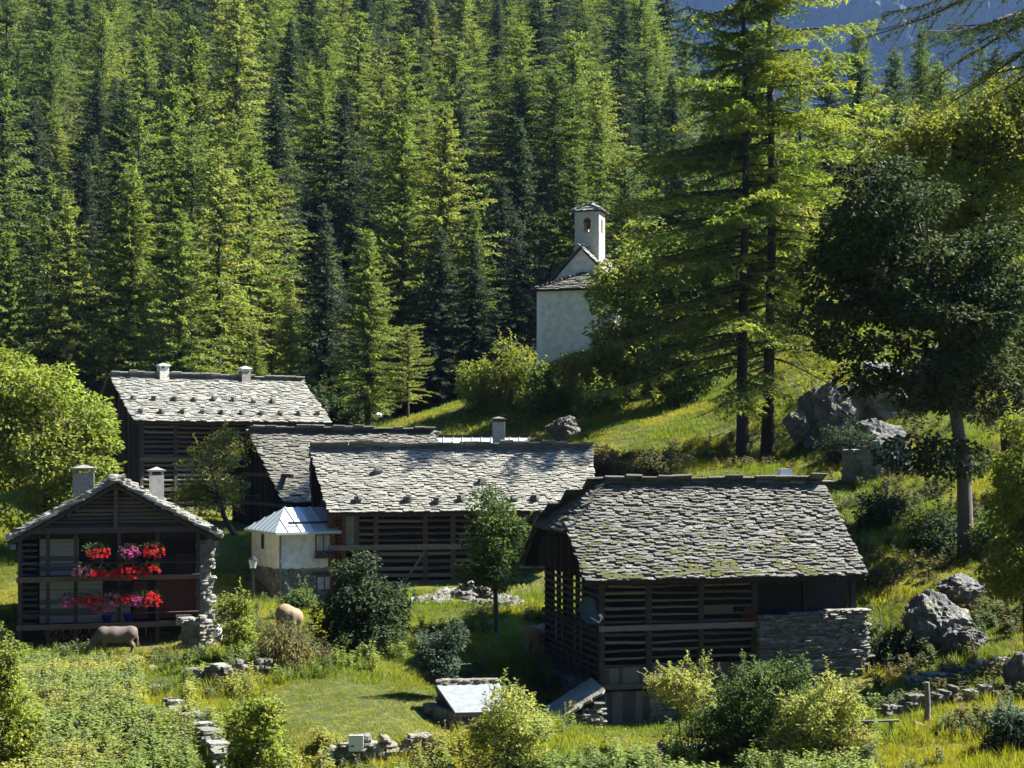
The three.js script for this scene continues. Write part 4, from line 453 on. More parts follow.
function broadGeo(seed, { base = V(0, 0, 0), ells, clumps = 60, cr = [0.5, 1], leaves = 160, L = 0.16, W = 0.09, trunkR = 0.14, stems = 1, lean = V(0, 0, 0), shell = 0.55, droop = 0.3, limbs = true, flat = 0.75, shoots = 40 }) {
  const r = rng(seed), c = new MB(), t = new MB(), cl = [], tot = ells.reduce((s, e) => s + e[1][0] * e[1][1] * e[1][2], 0);
  for (const [ce, ra] of ells) { const n = Math.max(1, Math.round(clumps * ra[0] * ra[1] * ra[2] / tot)); for (let i = 0; i < n; i++) { let a, b, d, k; do { a = r() * 2 - 1; b = r() * 2 - 1; d = r() * 2 - 1; k = a * a + b * b + d * d; } while (k > 1 || (k < 0.22 && r() < 0.7)); cl.push([V(ce.x + a * ra[0], ce.y + b * ra[1], ce.z + d * ra[2]), lerp(cr[0], cr[1], r())]); } }
  const ctr = ells[0][0]; const trunks = []; for (let s = 0; s < stems; s++) { const top = V(ctr.x + (stems > 1 ? (r() - 0.5) * ells[0][1][0] * 1.2 : 0), ctr.y + ells[0][1][1] * 0.35, ctr.z + (stems > 1 ? (r() - 0.5) * ells[0][1][2] : 0)), b0 = V(base.x + (stems > 1 ? (r() - 0.5) * 0.4 : 0), base.y - 0.4, base.z), m1 = b0.clone().lerp(top, 0.35).add(lean), m2 = b0.clone().lerp(top, 0.7).addScaledVector(lean, 0.4); trunks.push([b0, m1, m2, top]); t.tube([b0, m1, m2, top], [trunkR * 1.25, trunkR, trunkR * 0.7, trunkR * 0.25], stems > 1 ? 5 : 9); }
  if (limbs) for (const [p, q] of cl) { const T = trunks[Math.floor(r() * trunks.length)]; let best = T[1], bd = 1e9; for (let i = 0; i <= 12; i++) { const f = i / 12, P = f < 0.5 ? T[1].clone().lerp(T[2], f * 2) : T[2].clone().lerp(T[3], f * 2 - 1), d = P.distanceTo(p) + Math.max(0, P.y - p.y + 0.2) * 3; if (d < bd) { bd = d; best = P; } } const mid = best.clone().lerp(p, 0.55).add(V((r() - 0.5) * 0.3, 0.12 * bd * (0.3 + r()), (r() - 0.5) * 0.3)), w = clamp(trunkR * 0.1 + best.distanceTo(p) * 0.012, 0.012, trunkR * 0.5); t.tube([best, mid, p], [w, w * 0.6, 0.008], 4, false); for (let i = 0; i < 3; i++) t.tube([mid.clone().lerp(p, 0.4 + 0.2 * i), p.clone().add(V((r() - 0.5) * q * 1.3, (r() - 0.3) * q, (r() - 0.5) * q * 1.3))], [w * 0.45, 0.005], 3, false); }
  for (const [p, q] of cl) {
    const tn = tintOf(r), n = Math.round(leaves * q * q / ((cr[0] + cr[1]) / 2) ** 2 * (0.7 + 0.6 * r()));
    for (let i = 0; i < n; i++) {
      const a = r() * 6.283, e = r() * 2 - 1, s = Math.sqrt(1 - e * e), k = q * (shell + (1 - shell) * Math.sqrt(r())) * (r() < 0.1 ? 1.2 : 1), ox = Math.cos(a) * s, oz = Math.sin(a) * s;
      let dx = ox * 0.7 + (r() - 0.5) * 1.2, dy = e * 0.3 - droop + (r() - 0.5) * 0.9, dz = oz * 0.7 + (r() - 0.5) * 1.2; const dl = Math.hypot(dx, dy, dz) || 1; dx /= dl; dy /= dl; dz /= dl;
      let hx = r() - 0.5, hy = (r() - 0.5) * 0.6, hz = r() - 0.5; const dt = hx * dx + hy * dy + hz * dz; hx -= dt * dx; hy -= dt * dy; hz -= dt * dz; const hl = Math.hypot(hx, hy, hz) || 1;
      const f = 0.75 + 0.5 * r(); c.leaf(p.x + ox * k, p.y + e * k * flat, p.z + oz * k, dx, dy, dz, hx / hl, hy / hl, hz / hl, L * (0.65 + 0.6 * r()), W * (0.7 + 0.5 * r()), tn[0] * f, tn[1] * f, tn[2] * f);
    }
  }
  for (let i = 0; i < shoots; i++) { const [p, q] = cl[Math.floor(r() * cl.length)], o = p.clone().sub(ctr), l = o.length() || 1, d = o.multiplyScalar(1 / l).add(V((r() - 0.5) * 1.1, 0.5 * r() + 0.15, (r() - 0.5) * 1.1)).normalize(), len = q * (0.9 + 1.2 * r()), n = Math.ceil(len / L * 2.4), tn = tintOf(r); t.tube([p, p.clone().addScaledVector(d, len)], [0.012, 0.004], 3, false);
    for (let j = 0; j < n; j++) { const f = (0.3 + 0.7 * (j + r()) / n) * len, a = r() * 6.283, x = Math.cos(a) + d.x * 0.6, y = d.y * 0.4 + 0.2 - droop * 0.6, z = Math.sin(a) + d.z * 0.6, h = Math.hypot(x, y, z); c.leaf(p.x + d.x * f, p.y + d.y * f, p.z + d.z * f, x / h, y / h, z / h, -Math.sin(a), (r() - 0.5) * 0.5, Math.cos(a), L * (0.7 + 0.5 * r()), W, tn[0], tn[1], tn[2]); } }
  return { crown: c.geo(), trunk: t.geo() };
}
const LM = { larch: leafMat(0.175, 0.24, 0.022, 0.5), larchPale: leafMat(0.235, 0.28, 0.035, 0.5), larchGreen: leafMat(0.11, 0.17, 0.02, 0.48), spruce: leafMat(0.055, 0.09, 0.025, 0.38), spruceDark: leafMat(0.04, 0.066, 0.024, 0.35), gold: leafMat(0.22, 0.24, 0.025, 0.5), bright: leafMat(0.22, 0.27, 0.022, 0.52), green: leafMat(0.08, 0.14, 0.02, 0.45), deep: leafMat(0.035, 0.065, 0.018, 0.35), dark: leafMat(0.048, 0.072, 0.013, 0.35), olive: leafMat(0.15, 0.145, 0.04, 0.45), blue: leafMat(0.06, 0.1, 0.055, 0.4), cream: leafMat(0.31, 0.345, 0.055, 0.52), brown: leafMat(0.16, 0.12, 0.05, 0.4) };
function plant(name, label, category, pos, geos, mat, { turn = 0, s = 1, group, bark = M.bark, sy = s, tilt = false } = {}) { const t = thing(name, label, category, pos, turn, group); part('trunk', geos.trunk, bark, t); part('crown', geos.crown, mat, t); t.scale.set(s, sy, s); if (group && tilt) { t.rotation.x = (Math.sin(pos.x * 7.1) * 0.045); t.rotation.z = Math.sin(pos.z * 5.3) * 0.045; } return t; }
const onGround = (px, d, dy = 0) => { const x = (px - 512) * d / F; return V(x, ground(x, d) + dy, -d); };

// ----- forest conifers -----
const CON = [
  [501, 4.4, { droop: 0.36, nb: 9 }], [502, 3.8, { droop: 0.3, pw: 0.7, step: 0.34, nb: 9 }], [503, 4.6, { droop: 0.25, gap: 0.35, per: 4, step: 0.45, pw: 0.7 }], [504, 3.7, { base: 0.28, droop: 0.15, gap: 0.25, hang: 0.3, pw: 0.55 }],
  [505, 4.3, { droop: 0.5, hang: 0.8, pw: 0.65, gap: 0.2 }], [506, 4.8, { base: 0.3, droop: 0.25, pw: 0.5, gap: 0.3 }], [507, 3.3, { droop: 0.4, pw: 1, step: 0.32, nb: 9 }], [508, 4.2, { base: 0.16, droop: 0.2, pw: 0.6, gap: 0.4, step: 0.5, per: 4 }], [509, 5.2, { base: 0.2, droop: 0.3, pw: 0.75, gap: 0.3, wob: 0.75 }], [510, 3.4, { base: 0.4, droop: 0.1, pw: 0.45, gap: 0.35, wob: 0.8 }],
].map(([seed, R, o]) => coniferGeo(seed, { R, sl: 0.46, sw: 0.11, dens: 5.6, per: 3, wob: 0.6, ...o }));
const forestGroup = 'conifers of the forest slope';
const heroes = [ // px, row of the tip, distance, height, shape, material, label
  [8, 232, 120, 13.5, 1, 'larch', 'pale green larch at the left edge of the photo above the leafy tree'], [68, 195, 122, 17, 0, 'larchPale', 'pale larch second from left along the forest edge'], [131, 172, 124, 19, 1, 'larch', 'slim larch behind the left chimney of the two-chimney house'], [218, 150, 121, 19, 4, 'larchPale', 'tall bright larch behind the right part of the two-chimney house'],
  [180, 212, 117, 14, 0, 'larch', 'bushy larch just behind the ridge between the two chimneys'], [290, 280, 117, 10, 6, 'larchPale', 'small yellowish larch right of the two-chimney house'], [255, 330, 114, 7, 6, 'larch', 'short larch tight behind the right chimney of the upper house'], [368, 232, 118, 14.5, 1, 'larch', 'tall larch standing left of the grassy knoll'], [408, 326, 115, 8, 5, 'larchPale', 'small pale larch at the lower end of the grassy knoll'],
  [172, 76, 150, 18, 0, 'larch', 'sunlit larch rising in the middle of the left forest'], [3, 62, 146, 18, 0, 'larchGreen', 'green larch cut by the left edge halfway up the slope'], [192, 28, 165, 17, 0, 'larch', 'broad sunlit larch behind the tallest one on the left slope'], [237, -10, 170, 17, 4, 'larchPale', 'pale drooping larch near the top left of the slope'], [276, 80, 152, 15, 6, 'spruceDark', 'dark spruce in the shaded hollow of the left slope'],
  [445, 108, 142, 14, 0, 'larchPale', 'pale grey-green larch alone in the middle of the slope'], [402, 116, 144, 17, 0, 'larch', 'larch just left of the pale grey-green one in mid slope'], [405, 38, 165, 14, 2, 'larch', 'loose crowned larch above the pair in mid slope'], [574, 150, 150, 13, 1, 'larchGreen', 'green larch right above the bell tower'], [600, 145, 156, 13, 0, 'larch', 'sunlit larch behind the bell tower to its right'],
  [520, 120, 148, 16, 6, 'spruce', 'dark spruce left of the bell tower top'], [858, 30, 172, 17, 1, 'larchGreen', 'leftmost of three conifers against the blue mountain'], [895, 52, 165, 16, 1, 'larchGreen', 'middle one of three conifers against the blue mountain'], [921, 55, 168, 15.5, 0, 'larchGreen', 'rightmost of three conifers against the blue mountain'], [800, 60, 180, 17, 2, 'larch', 'soft larch showing between the twin larch and the three skyline conifers'], [555, 70, 170, 18, 3, 'larchGreen', 'slender bare stemmed larch high above the bell tower'], [325, 205, 126, 14, 6, 'spruceDark', 'dark spruce in the gap left of the knoll larch'], [475, 245, 133, 13, 6, 'spruceDark', 'dark spruce left of the white chapel wall'], [515, 215, 136, 14, 0, 'spruceDark', 'black-green spruce directly beside the chapel'], [440, 230, 132, 13, 1, 'spruceDark', 'dark spruce above the grassy knoll'],
];
const placed = [];
const rh = rng(610);
for (const [px, py, d, h, k, mat, label] of heroes) { const top = at(px, py, d), g = ground(top.x, d), hh = Math.max(h, Math.min(top.y - g, h * 1.5)), s = hh / CON[k].h; plant('conifer_tree', label, 'tree', V(top.x, top.y - hh, -d), CON[k], LM[mat], { s: s * 1.12, sy: s, turn: rh() * 6.28, group: forestGroup }); placed.push([top.x, d]); }
{
  const r = rng(620), cand = []; let tries = 0;
  while (tries++ < 60000 && cand.length < 760) {
    const d = 124 + 310 * Math.pow(r(), 1.2), a = lerp(-0.36, 0.36, r()), x = a * d, px = 512 + a * F; if (px > 640 && d < 140) continue; if (px > 470 && px < 660 && d < 138) continue; if (x > 26 && d > 186) continue; if (d < 132 && px > 330 && px < 470) continue; if (d < 230 && fbm(x * 0.045 + 20, d * 0.04, 2) < -0.08) continue;
    const gap = lerp(6, 10.5, sm(125, 300, d)) * (0.7 + 0.7 * r()); if (placed.some(([u, v]) => (u - x) ** 2 + (v - d) ** 2 < gap * gap)) continue; placed.push([x, d]); cand.push([x, d, px]);
  }
  cand.sort((p, q) => p[1] - q[1]); const inst = new Map();
  cand.forEach(([x, d, px], i) => {
    const y = ground(x, d), patch = fbm(x * 0.03 + 5, d * 0.03, 3) + 0.7 * (r() - 0.5);       // species mix in patches
    const mat = patch > 0.3 ? 'larchPale' : patch > 0.02 ? 'larch' : patch > -0.2 ? 'larchGreen' : patch > -0.34 ? 'spruce' : 'spruceDark', k = mat.startsWith('spruce') ? [0, 6, 1][Math.floor(r() * 3)] : Math.floor(r() * 10), s = (7 + 15 * Math.pow(r(), 0.9) + (d > 200 ? 2 : 0)) / 18, turn = r() * 6.28;
    if (i < 300 - heroes.length) {
      const kind = { larchPale: 'pale yellow-green larch', larch: 'sunlit green larch', larchGreen: 'mid green larch', spruce: 'deep green spruce', spruceDark: 'blackish green spruce' }[mat], tall = s < 0.55 ? 'small' : s > 0.85 ? 'tall' : 'middling', side = px < 110 ? 'near the left edge' : px < 220 ? 'above the left chimney house' : px < 330 ? 'left of the knoll' : px < 430 ? 'above the grassy knoll' : px < 530 ? 'left of the bell tower' : px < 650 ? 'behind the bell tower' : px < 780 ? 'behind the twin larch' : 'near the blue mountain', lvl = d < 150 ? 'low on the slope' : d < 190 ? 'halfway up the slope' : 'high on the slope', where = `${side}, ${lvl}`;
      if (px < -60 || px > 1090) { return; }
      plant('conifer_tree', `${tall} ${kind} ${where}`, 'tree', V(x, y, -d), CON[k], LM[mat], { s: s * (1.1 + 0.25 * r()), sy: s * (0.95 + 0.2 * r()), turn, tilt: true, group: `${tall} ${kind}${kind.endsWith('h') ? 'es' : 's'} ${where}` });
    } else { const key = k + mat; if (!inst.has(key)) inst.set(key, { k, mat, m: [] }); inst.get(key).m.push(new THREE.Matrix4().makeRotationY(turn).setPosition(x, y, -d).scale(V(s * 1.25, s * (0.95 + 0.2 * r()), s * 1.25))); }
  });
  const rb = [0, 1, 2].map((k) => broadGeo(650 + k, { ells: [[V(0, 4.2, 0), [2.2, 2.4, 2.2]], [V(0.8 * (k - 1), 5.6, 0.4), [1.5, 1.6, 1.5]]], clumps: 34, cr: [0.6, 1.1], leaves: 90, L: 0.34, W: 0.22, trunkR: 0.14, shoots: 40 }));
  for (const [i, [px, d, s, mat, where]] of [[40, 128, 1, 'green', 'between the larches at the left forest edge'], [330, 127, 0.9, 'green', 'in the shaded gap left of the knoll larch'], [310, 133, 1.1, 'deep', 'behind the gap left of the knoll larch'], [95, 160, 1.1, 'green', 'in the middle of the left forest'], [340, 170, 1.3, 'deep', 'in the dark hollow of the slope'], [60, 215, 1.4, 'olive', 'high at the upper left of the slope'], [420, 150, 1.1, 'deep', 'beneath the pale larch in mid slope'], [500, 140, 1, 'deep', 'in the shade left of the chapel'], [540, 180, 1.2, 'brown', 'on the reddish break in the upper slope'], [470, 190, 1.2, 'brown', 'beside the reddish break in the upper slope'], [640, 150, 1.3, 'bright', 'right of the bell tower'], [680, 160, 1.3, 'bright', 'behind the left boughs of the twin larch'], [740, 150, 1.4, 'green', 'behind the trunks of the twin larch'], [830, 150, 1.4, 'bright', 'right behind the twin larch'], [15, 170, 1.2, 'green', 'at the left edge of the wood'], [240, 200, 1.4, 'green', 'near the top of the left slope'], [790, 125, 1.2, 'gold', 'on the slope right of the twin larch'], [660, 120, 1.2, 'bright', 'on the bank left of the twin larch']].entries()) plant('deciduous_tree', `round crowned ${{ green: 'green', deep: 'dark green', olive: 'olive', brown: 'brownish', bright: 'bright green', gold: 'yellowish' }[mat]} tree ${where}`, 'tree', onGround(px, d), rb[i % 3], LM[mat], { s, turn: i, group: 'round crowned trees in the wood' });
  const far = thing('far_forest', 'far conifers merging into one wood along the top of the slope', 'forest'); far.userData.kind = 'stuff';
  for (const { k, mat, m } of inst.values()) for (const [n, g, mt] of [['crowns', CON[k].crown, LM[mat]], ['trunks', CON[k].trunk, M.bark]]) { const I = shade(new THREE.InstancedMesh(g, mt, m.length)); I.name = n; m.forEach((q, i) => I.setMatrixAt(i, q)); far.add(I); }
  // undergrowth of the wood
  const ug = broadGeo(640, { ells: [[V(0, 0.6, 0), [0.9, 0.5, 0.9]]], clumps: 9, cr: [0.35, 0.6], leaves: 70, L: 0.26, W: 0.15, stems: 3, trunkR: 0.03, limbs: false }), I = shade(new THREE.InstancedMesh(ug.crown, LM.deep, 2600)); let n = 0; const cl = new THREE.Color();
  for (let i = 0; i < 9000 && n < 2600; i++) { const d = 121 + 200 * r() * r(), x = lerp(-0.36, 0.2, r()) * d; if (fbm(x * 0.08, d * 0.08, 3) < -0.15 || (d < 136 && x > -12) || (x > 26 && d > 186)) continue; const s = 0.7 + 1.3 * r(); I.setMatrixAt(n, new THREE.Matrix4().makeRotationY(r() * 6.28).setPosition(x, ground(x, d) - 0.1, -d).scale(V(s, s * (0.7 + 0.6 * r()), s))); I.setColorAt(n, cl.setRGB(0.6 + 0.9 * r(), 0.6 + 0.7 * r(), 0.6 + 0.5 * r())); n++; } I.count = n; I.name = 'undergrowth'; scene.add(I); tag(I, 'low dark undergrowth between the forest trunks', 'undergrowth', null, 'stuff');
}
// ----- the tall twin larch -----
function heroLarch(seed, { h = 27, R = 6.2, base = 0.1, side = 0, n = 150, fine = 1 }) {
  const r = rng(seed), c = new MB(), t = new MB(), pts = [], rad = []; for (let i = 0; i <= 14; i++) { pts.push(V(0.12 * Math.sin(i * 0.6 + seed), h * i / 14 - (i ? 0 : 0.8), 0.1 * Math.cos(i * 0.5))); rad.push(lerp(0.36, 0.03, Math.pow(i / 14, 0.85)) * (i ? 1 : 1.35)); } t.tube(pts, rad, 10);
  for (let b = 0; b < n; b++) {
    const s = Math.pow((b + r()) / n, 0.92), y = lerp(base * h, h * 0.99, s), dead = s < 0.12 && r() < 0.55; let az = r() * 6.283; const ca = Math.cos(az), sa = Math.sin(az), fav = 1 + side * ca * 0.35, L = (R * Math.pow(1 - s, 0.72) * (0.55 + 0.6 * r()) * Math.min(1, 0.8 + s * 1.5) + 0.3) * fav * (dead ? 0.6 : 1), dr = lerp(0.42, 0.12, s) * (0.6 + 0.8 * r()), ri = lerp(-0.12, 0.35, s);
    const P = (q) => V(ca * L * q + pts[0].x, y + L * (ri * q - dr * q * q + 0.5 * dr * Math.pow(q, 4)), sa * L * q), bp = [], br = []; for (let i = 0; i <= 6; i++) { bp.push(P(i / 6).add(i ? V((r() - 0.5) * 0.1, (r() - 0.5) * 0.08, (r() - 0.5) * 0.1) : V(0, 0, 0))); br.push(lerp(0.035 + 0.006 * L, 0.008, i / 6)); } t.tube(bp, br, 4, false);
    const m = Math.ceil(L * 4.2), tn = tintOf(r);
    for (let j = 0; j < m; j++) {
      const q = clamp((j + r()) / m, 0.1, 1), o = P(q), sgn = j % 2 ? 1 : -1, a = az + sgn * (0.6 + 0.6 * r()), l2 = (0.35 + 0.22 * L * Math.sin(Math.PI * Math.min(0.96, q * 0.85 + 0.1))) * (0.5 + 0.8 * r()) * (dead ? 0.5 : 1), dy = -0.35 - 0.5 * r(), e = V(o.x + Math.cos(a) * l2, o.y + dy * l2 * 0.7, o.z + Math.sin(a) * l2); t.tube([o, e], [0.012, 0.004], 3, false);
      if (dead && r() < 0.8) continue; const nn = Math.ceil((l2 * 17 + 4) / fine);
      for (let k = 0; k < nn; k++) { const f = r(), x = lerp(o.x, e.x, f), yy = lerp(o.y, e.y, f), z = lerp(o.z, e.z, f), a2 = r() * 6.283, vy = r() * 1.3 - 0.9, vl = Math.hypot(1, vy), dx = Math.cos(a2) / vl, dY = vy / vl, dz = Math.sin(a2) / vl, g = 0.8 + 0.4 * r(); c.leaf(x, yy, z, dx, dY, dz, -Math.sin(a2), 0, Math.cos(a2), (0.2 + 0.26 * r()) * fine, (0.08 + 0.05 * r()) * fine * (fine < 1 ? 0.6 : 1), tn[0] * g, tn[1] * g, tn[2] * g); }
    }
  }
  return { crown: c.geo(), trunk: t.geo() };
}
const twinA = heroLarch(701, { h: 33, R: 8.2, side: -0.5, n: 150 }), twinB = heroLarch(702, { h: 37, R: 8, side: 0.7, n: 155 }), twinLeaf = leafMat(0.215, 0.275, 0.02, 0.6);
plant('larch_tree', 'tall dark stemmed larch, left one of the pair above the slate roofed barn', 'tree', onGround(744, 84), twinA, twinLeaf, { group: 'twin larches' });
plant('larch_tree', 'tall dark stemmed larch, right one of the pair above the slate roofed barn', 'tree', onGround(770, 85), twinB, twinLeaf, { group: 'twin larches' });
plant('larch_tree', 'dark conifer whose drooping boughs enter at the top right corner', 'tree', onGround(1080, 34), heroLarch(703, { h: 27, R: 5.5, base: 0.68, n: 60, side: -0.4, fine: 0.5 }), LM.spruce, { turn: 0, s: 0.9, group: 'large dark conifer' });
// ----- broadleaved trees and bushes: name, label, px of the foot, distance, ellipsoids [px, row, half width, half height] , options -----
function leafy(name, label, px, d, ells, o) {
  const k = d / F, foot = onGround(px, d), e = ells.map(([x, y, w, h, dz = 0, deep = 1]) => [at(x, y, d).sub(foot).add(V(0, 0, dz)), [w * k, h * k, w * k * deep]]);
  return plant(name, label, o.category || 'tree', foot, broadGeo(o.seed, { ells: e, ...o }), o.mat, { bark: o.bark || M.bark, group: o.group });
}
leafy('maple_tree', 'leafy yellow-green tree behind the flower chalet at the left edge', 50, 77, [[45, 445, 62, 78], [10, 420, 60, 70], [85, 470, 42, 50]], { seed: 801, clumps: 150, cr: [0.55, 1.05], leaves: 210, L: 0.24, W: 0.16, trunkR: 0.22, mat: LM.bright });
leafy('apple_tree', 'small apple tree with thin yellowing leaves in front of the two-chimney house', 240, 78.5, [[210, 480, 34, 36], [228, 452, 22, 22], [195, 500, 22, 20]], { seed: 802, clumps: 70, cr: [0.35, 0.65], leaves: 95, L: 0.16, W: 0.09, trunkR: 0.13, lean: V(-0.25, 0, 0), mat: LM.gold });
leafy('ash_tree', 'slender dark green young tree standing alone before the long barn', 497, 60, [[493, 530, 28, 36], [495, 565, 34, 24], [490, 500, 13, 14], [515, 545, 18, 24]], { seed: 803, clumps: 75, cr: [0.3, 0.55], leaves: 120, L: 0.15, W: 0.08, trunkR: 0.09, mat: LM.green, bark: M.barkGrey });
leafy('laurel_bush', 'large rounded dark green bush below the long barn', 362, 55, [[362, 622, 38, 38], [352, 590, 22, 26], [385, 600, 20, 24], [366, 560, 10, 14]], { seed: 804, clumps: 90, cr: [0.3, 0.6], leaves: 130, L: 0.17, W: 0.09, trunkR: 0.05, stems: 5, mat: LM.deep, category: 'bush' });
leafy('willow_bush', 'brownish arching shrub left of the dark green bush', 292, 53, [[292, 655, 34, 28], [275, 640, 20, 22]], { seed: 805, clumps: 70, cr: [0.25, 0.5], leaves: 90, L: 0.16, W: 0.045, trunkR: 0.035, stems: 6, mat: LM.olive, category: 'bush', droop: 0.7 });
leafy('elder_bush', 'bluish green shrub beside the small stone shed', 440, 48, [[438, 660, 15, 28], [455, 640, 10, 10], [424, 645, 10, 12]], { seed: 806, clumps: 45, cr: [0.2, 0.38], leaves: 110, L: 0.12, W: 0.06, trunkR: 0.04, stems: 4, mat: LM.blue, category: 'bush' });
leafy('hazel_bush', 'pale yellow twiggy shrub in the foreground beside the lean-to', 510, 40.5, [[512, 715, 28, 32], [495, 745, 30, 26], [535, 735, 18, 26]], { seed: 807, clumps: 85, cr: [0.2, 0.4], leaves: 75, L: 0.095, W: 0.055, trunkR: 0.03, stems: 7, mat: LM.cream, category: 'bush', bark: M.barkGrey , shoots: 150 });
leafy('rose_bush', 'thin yellow-green shrub in front of the barn planks', 690, 44.5, [[685, 685, 27, 20], [660, 690, 14, 12], [700, 700, 22, 18]], { seed: 808, clumps: 55, cr: [0.18, 0.36], leaves: 70, L: 0.09, W: 0.055, trunkR: 0.025, stems: 6, mat: LM.cream, category: 'bush', bark: M.barkGrey , shoots: 150 });
leafy('hawthorn_bush', 'dense green bush in the foreground before the barn stone wall', 750, 42.5, [[755, 705, 36, 44], [720, 735, 30, 30], [785, 680, 22, 24]], { seed: 809, clumps: 110, cr: [0.22, 0.42], leaves: 110, L: 0.1, W: 0.06, trunkR: 0.04, stems: 6, mat: LM.green, category: 'bush' , shoots: 150 });
leafy('privet_bush', 'yellowish leafy bush at the foot of the barn stone wall', 825, 41.5, [[820, 715, 36, 36], [800, 745, 40, 26], [845, 730, 24, 32]], { seed: 810, clumps: 110, cr: [0.2, 0.4], leaves: 95, L: 0.1, W: 0.06, trunkR: 0.03, stems: 7, mat: LM.cream, category: 'bush', bark: M.barkGrey , shoots: 150 });
leafy('dogwood_bush', 'bright young leafy shoot at the lower edge left of the lawn', 255, 39.5, [[255, 735, 22, 34], [240, 755, 18, 22], [272, 758, 20, 16]], { seed: 811, clumps: 50, cr: [0.2, 0.38], leaves: 80, L: 0.13, W: 0.075, trunkR: 0.025, stems: 4, mat: LM.bright, category: 'bush' , shoots: 150 });
leafy('bramble_bush', 'leafy green shrub in the lower left corner', 12, 40.5, [[8, 710, 22, 50], [25, 745, 26, 28], [0, 660, 16, 28]], { seed: 812, clumps: 75, cr: [0.22, 0.42], leaves: 100, L: 0.11, W: 0.075, trunkR: 0.03, stems: 5, mat: LM.bright, category: 'bush' , shoots: 150 });
leafy('plum_tree', 'slim green sapling by the path right of the chalet', 237, 56, [[236, 625, 16, 26], [234, 600, 10, 14]], { seed: 813, clumps: 38, cr: [0.22, 0.4], leaves: 90, L: 0.13, W: 0.07, trunkR: 0.045, mat: LM.bright });
leafy('lime_tree', 'bright leafy tree cut by the right edge of the picture', 1030, 50, [[1020, 480, 26, 60], [1026, 545, 32, 56], [1008, 575, 18, 34]], { seed: 814, clumps: 110, cr: [0.3, 0.6], leaves: 150, L: 0.15, W: 0.1, trunkR: 0.14, mat: LM.bright });
leafy('beech_tree', 'big dark broadleaved tree filling the right of the picture', 966, 61, [[930, 300, 56, 90], [890, 245, 54, 92], [862, 305, 44, 80], [940, 375, 46, 30], [838, 320, 22, 46], [925, 450, 40, 18], [985, 350, 40, 70], [1000, 260, 36, 60]], { seed: 815, clumps: 105, cr: [0.5, 1.6], leaves: 330, L: 0.24, W: 0.15, shoots: 260, flat: 0.5, trunkR: 0.27, lean: V(0.35, 0, 0.2), mat: LM.dark, bark: M.barkGrey });
leafy('oak_tree', 'tall leafy tree with sunlit yellow top behind the big dark tree', 1012, 66, [[985, 180, 56, 95], [925, 142, 42, 40], [1035, 115, 50, 72], [1010, 310, 56, 80], [890, 150, 18, 22]], { seed: 816, clumps: 190, cr: [0.6, 1.1], leaves: 220, L: 0.22, W: 0.13, trunkR: 0.25, shoots: 160, mat: leafMat(0.215, 0.245, 0.02, 0.52) });
leafy('walnut_tree', 'bright green broadleaved tree half hiding the chapel', 628, 106, [[622, 320, 30, 62], [645, 285, 26, 60], [605, 370, 28, 40], [655, 360, 36, 50]], { seed: 817, clumps: 150, cr: [0.7, 1.2], leaves: 190, L: 0.3, W: 0.19, trunkR: 0.22, mat: LM.bright });
leafy('linden_tree', 'green broadleaved tree between the chapel and the twin larch', 690, 100, [[690, 300, 44, 80], [720, 240, 36, 60], [680, 370, 40, 40]], { seed: 818, clumps: 130, cr: [0.8, 1.3], leaves: 170, L: 0.3, W: 0.19, trunkR: 0.24, mat: LM.green });
for (const [i, [px, py, w, h, d, mat, label]] of [[478, 385, 16, 22, 111, 'bright', 'small yellow-green bush on the left shoulder of the grassy knoll'], [505, 378, 18, 34, 110, 'gold', 'tall yellow-green bush below the left chapel wall'], [527, 385, 18, 34, 109, 'bright', 'leafy bush left below the chapel corner'], [550, 392, 20, 30, 107, 'green', 'green bush directly under the chapel wall'], [575, 385, 20, 34, 106, 'gold', 'yellowish bush under the right part of the chapel'], [600, 405, 18, 22, 103, 'bright', 'low bright bush right of the knoll boulder']].entries()) leafy('knoll_bush', label, px, d, [[px, py, w, h], [px + 6, py + h * 0.5, w * 1.1, h * 0.5]], { seed: 830 + i, clumps: 42, cr: [0.5, 0.95], leaves: 110, L: 0.26, W: 0.15, trunkR: 0.06, stems: 4, mat: LM[mat], category: 'bush', group: 'bushes below the chapel' });
for (const [i, [px, d, w, h, mat, label]] of [[935, 63, 26, 20, 'deep', 'dark green shrub under the trunk of the big dark tree'], [885, 66, 24, 16, 'deep', 'low dark shrub right of the barn roof'], [895, 53, 18, 14, 'deep', 'low green shrub beside the barn stone wall'], [1000, 60, 22, 22, 'green', 'green shrub right of the pale leaning trunk'], [1012, 40.5, 14, 20, 'blue', 'small bluish shrub in the lower right corner'], [930, 54.5, 16, 10, 'olive', 'low olive shrub between the boulder and the barn'], [610, 60, 14, 12, 'green', 'low weeds behind the left gallery of the barn'], [300, 66, 12, 10, 'green', 'small weed clump at the foot of the white cottage'], [655, 78, 40, 14, 'olive', 'low shrub on the bank below the twin larch'], [600, 80, 22, 14, 'brown', 'dry brown scrub at the end of the long barn'], [845, 78, 26, 24, 'deep', 'dark scrub against the rocks right of the twin larch']].entries()) { const g = onGround(px, d), row = HOR + (EYE - g.y) * F / d; leafy('shrub', label, px, d, [[px, row - h * 0.75, w, h]], { seed: 860 + i, clumps: 40, cr: [0.25, 0.55], leaves: 80, L: 0.14, W: 0.08, trunkR: 0.025, stems: 4, mat: LM[mat], category: 'shrub', group: 'low shrubs on the slope' }); }

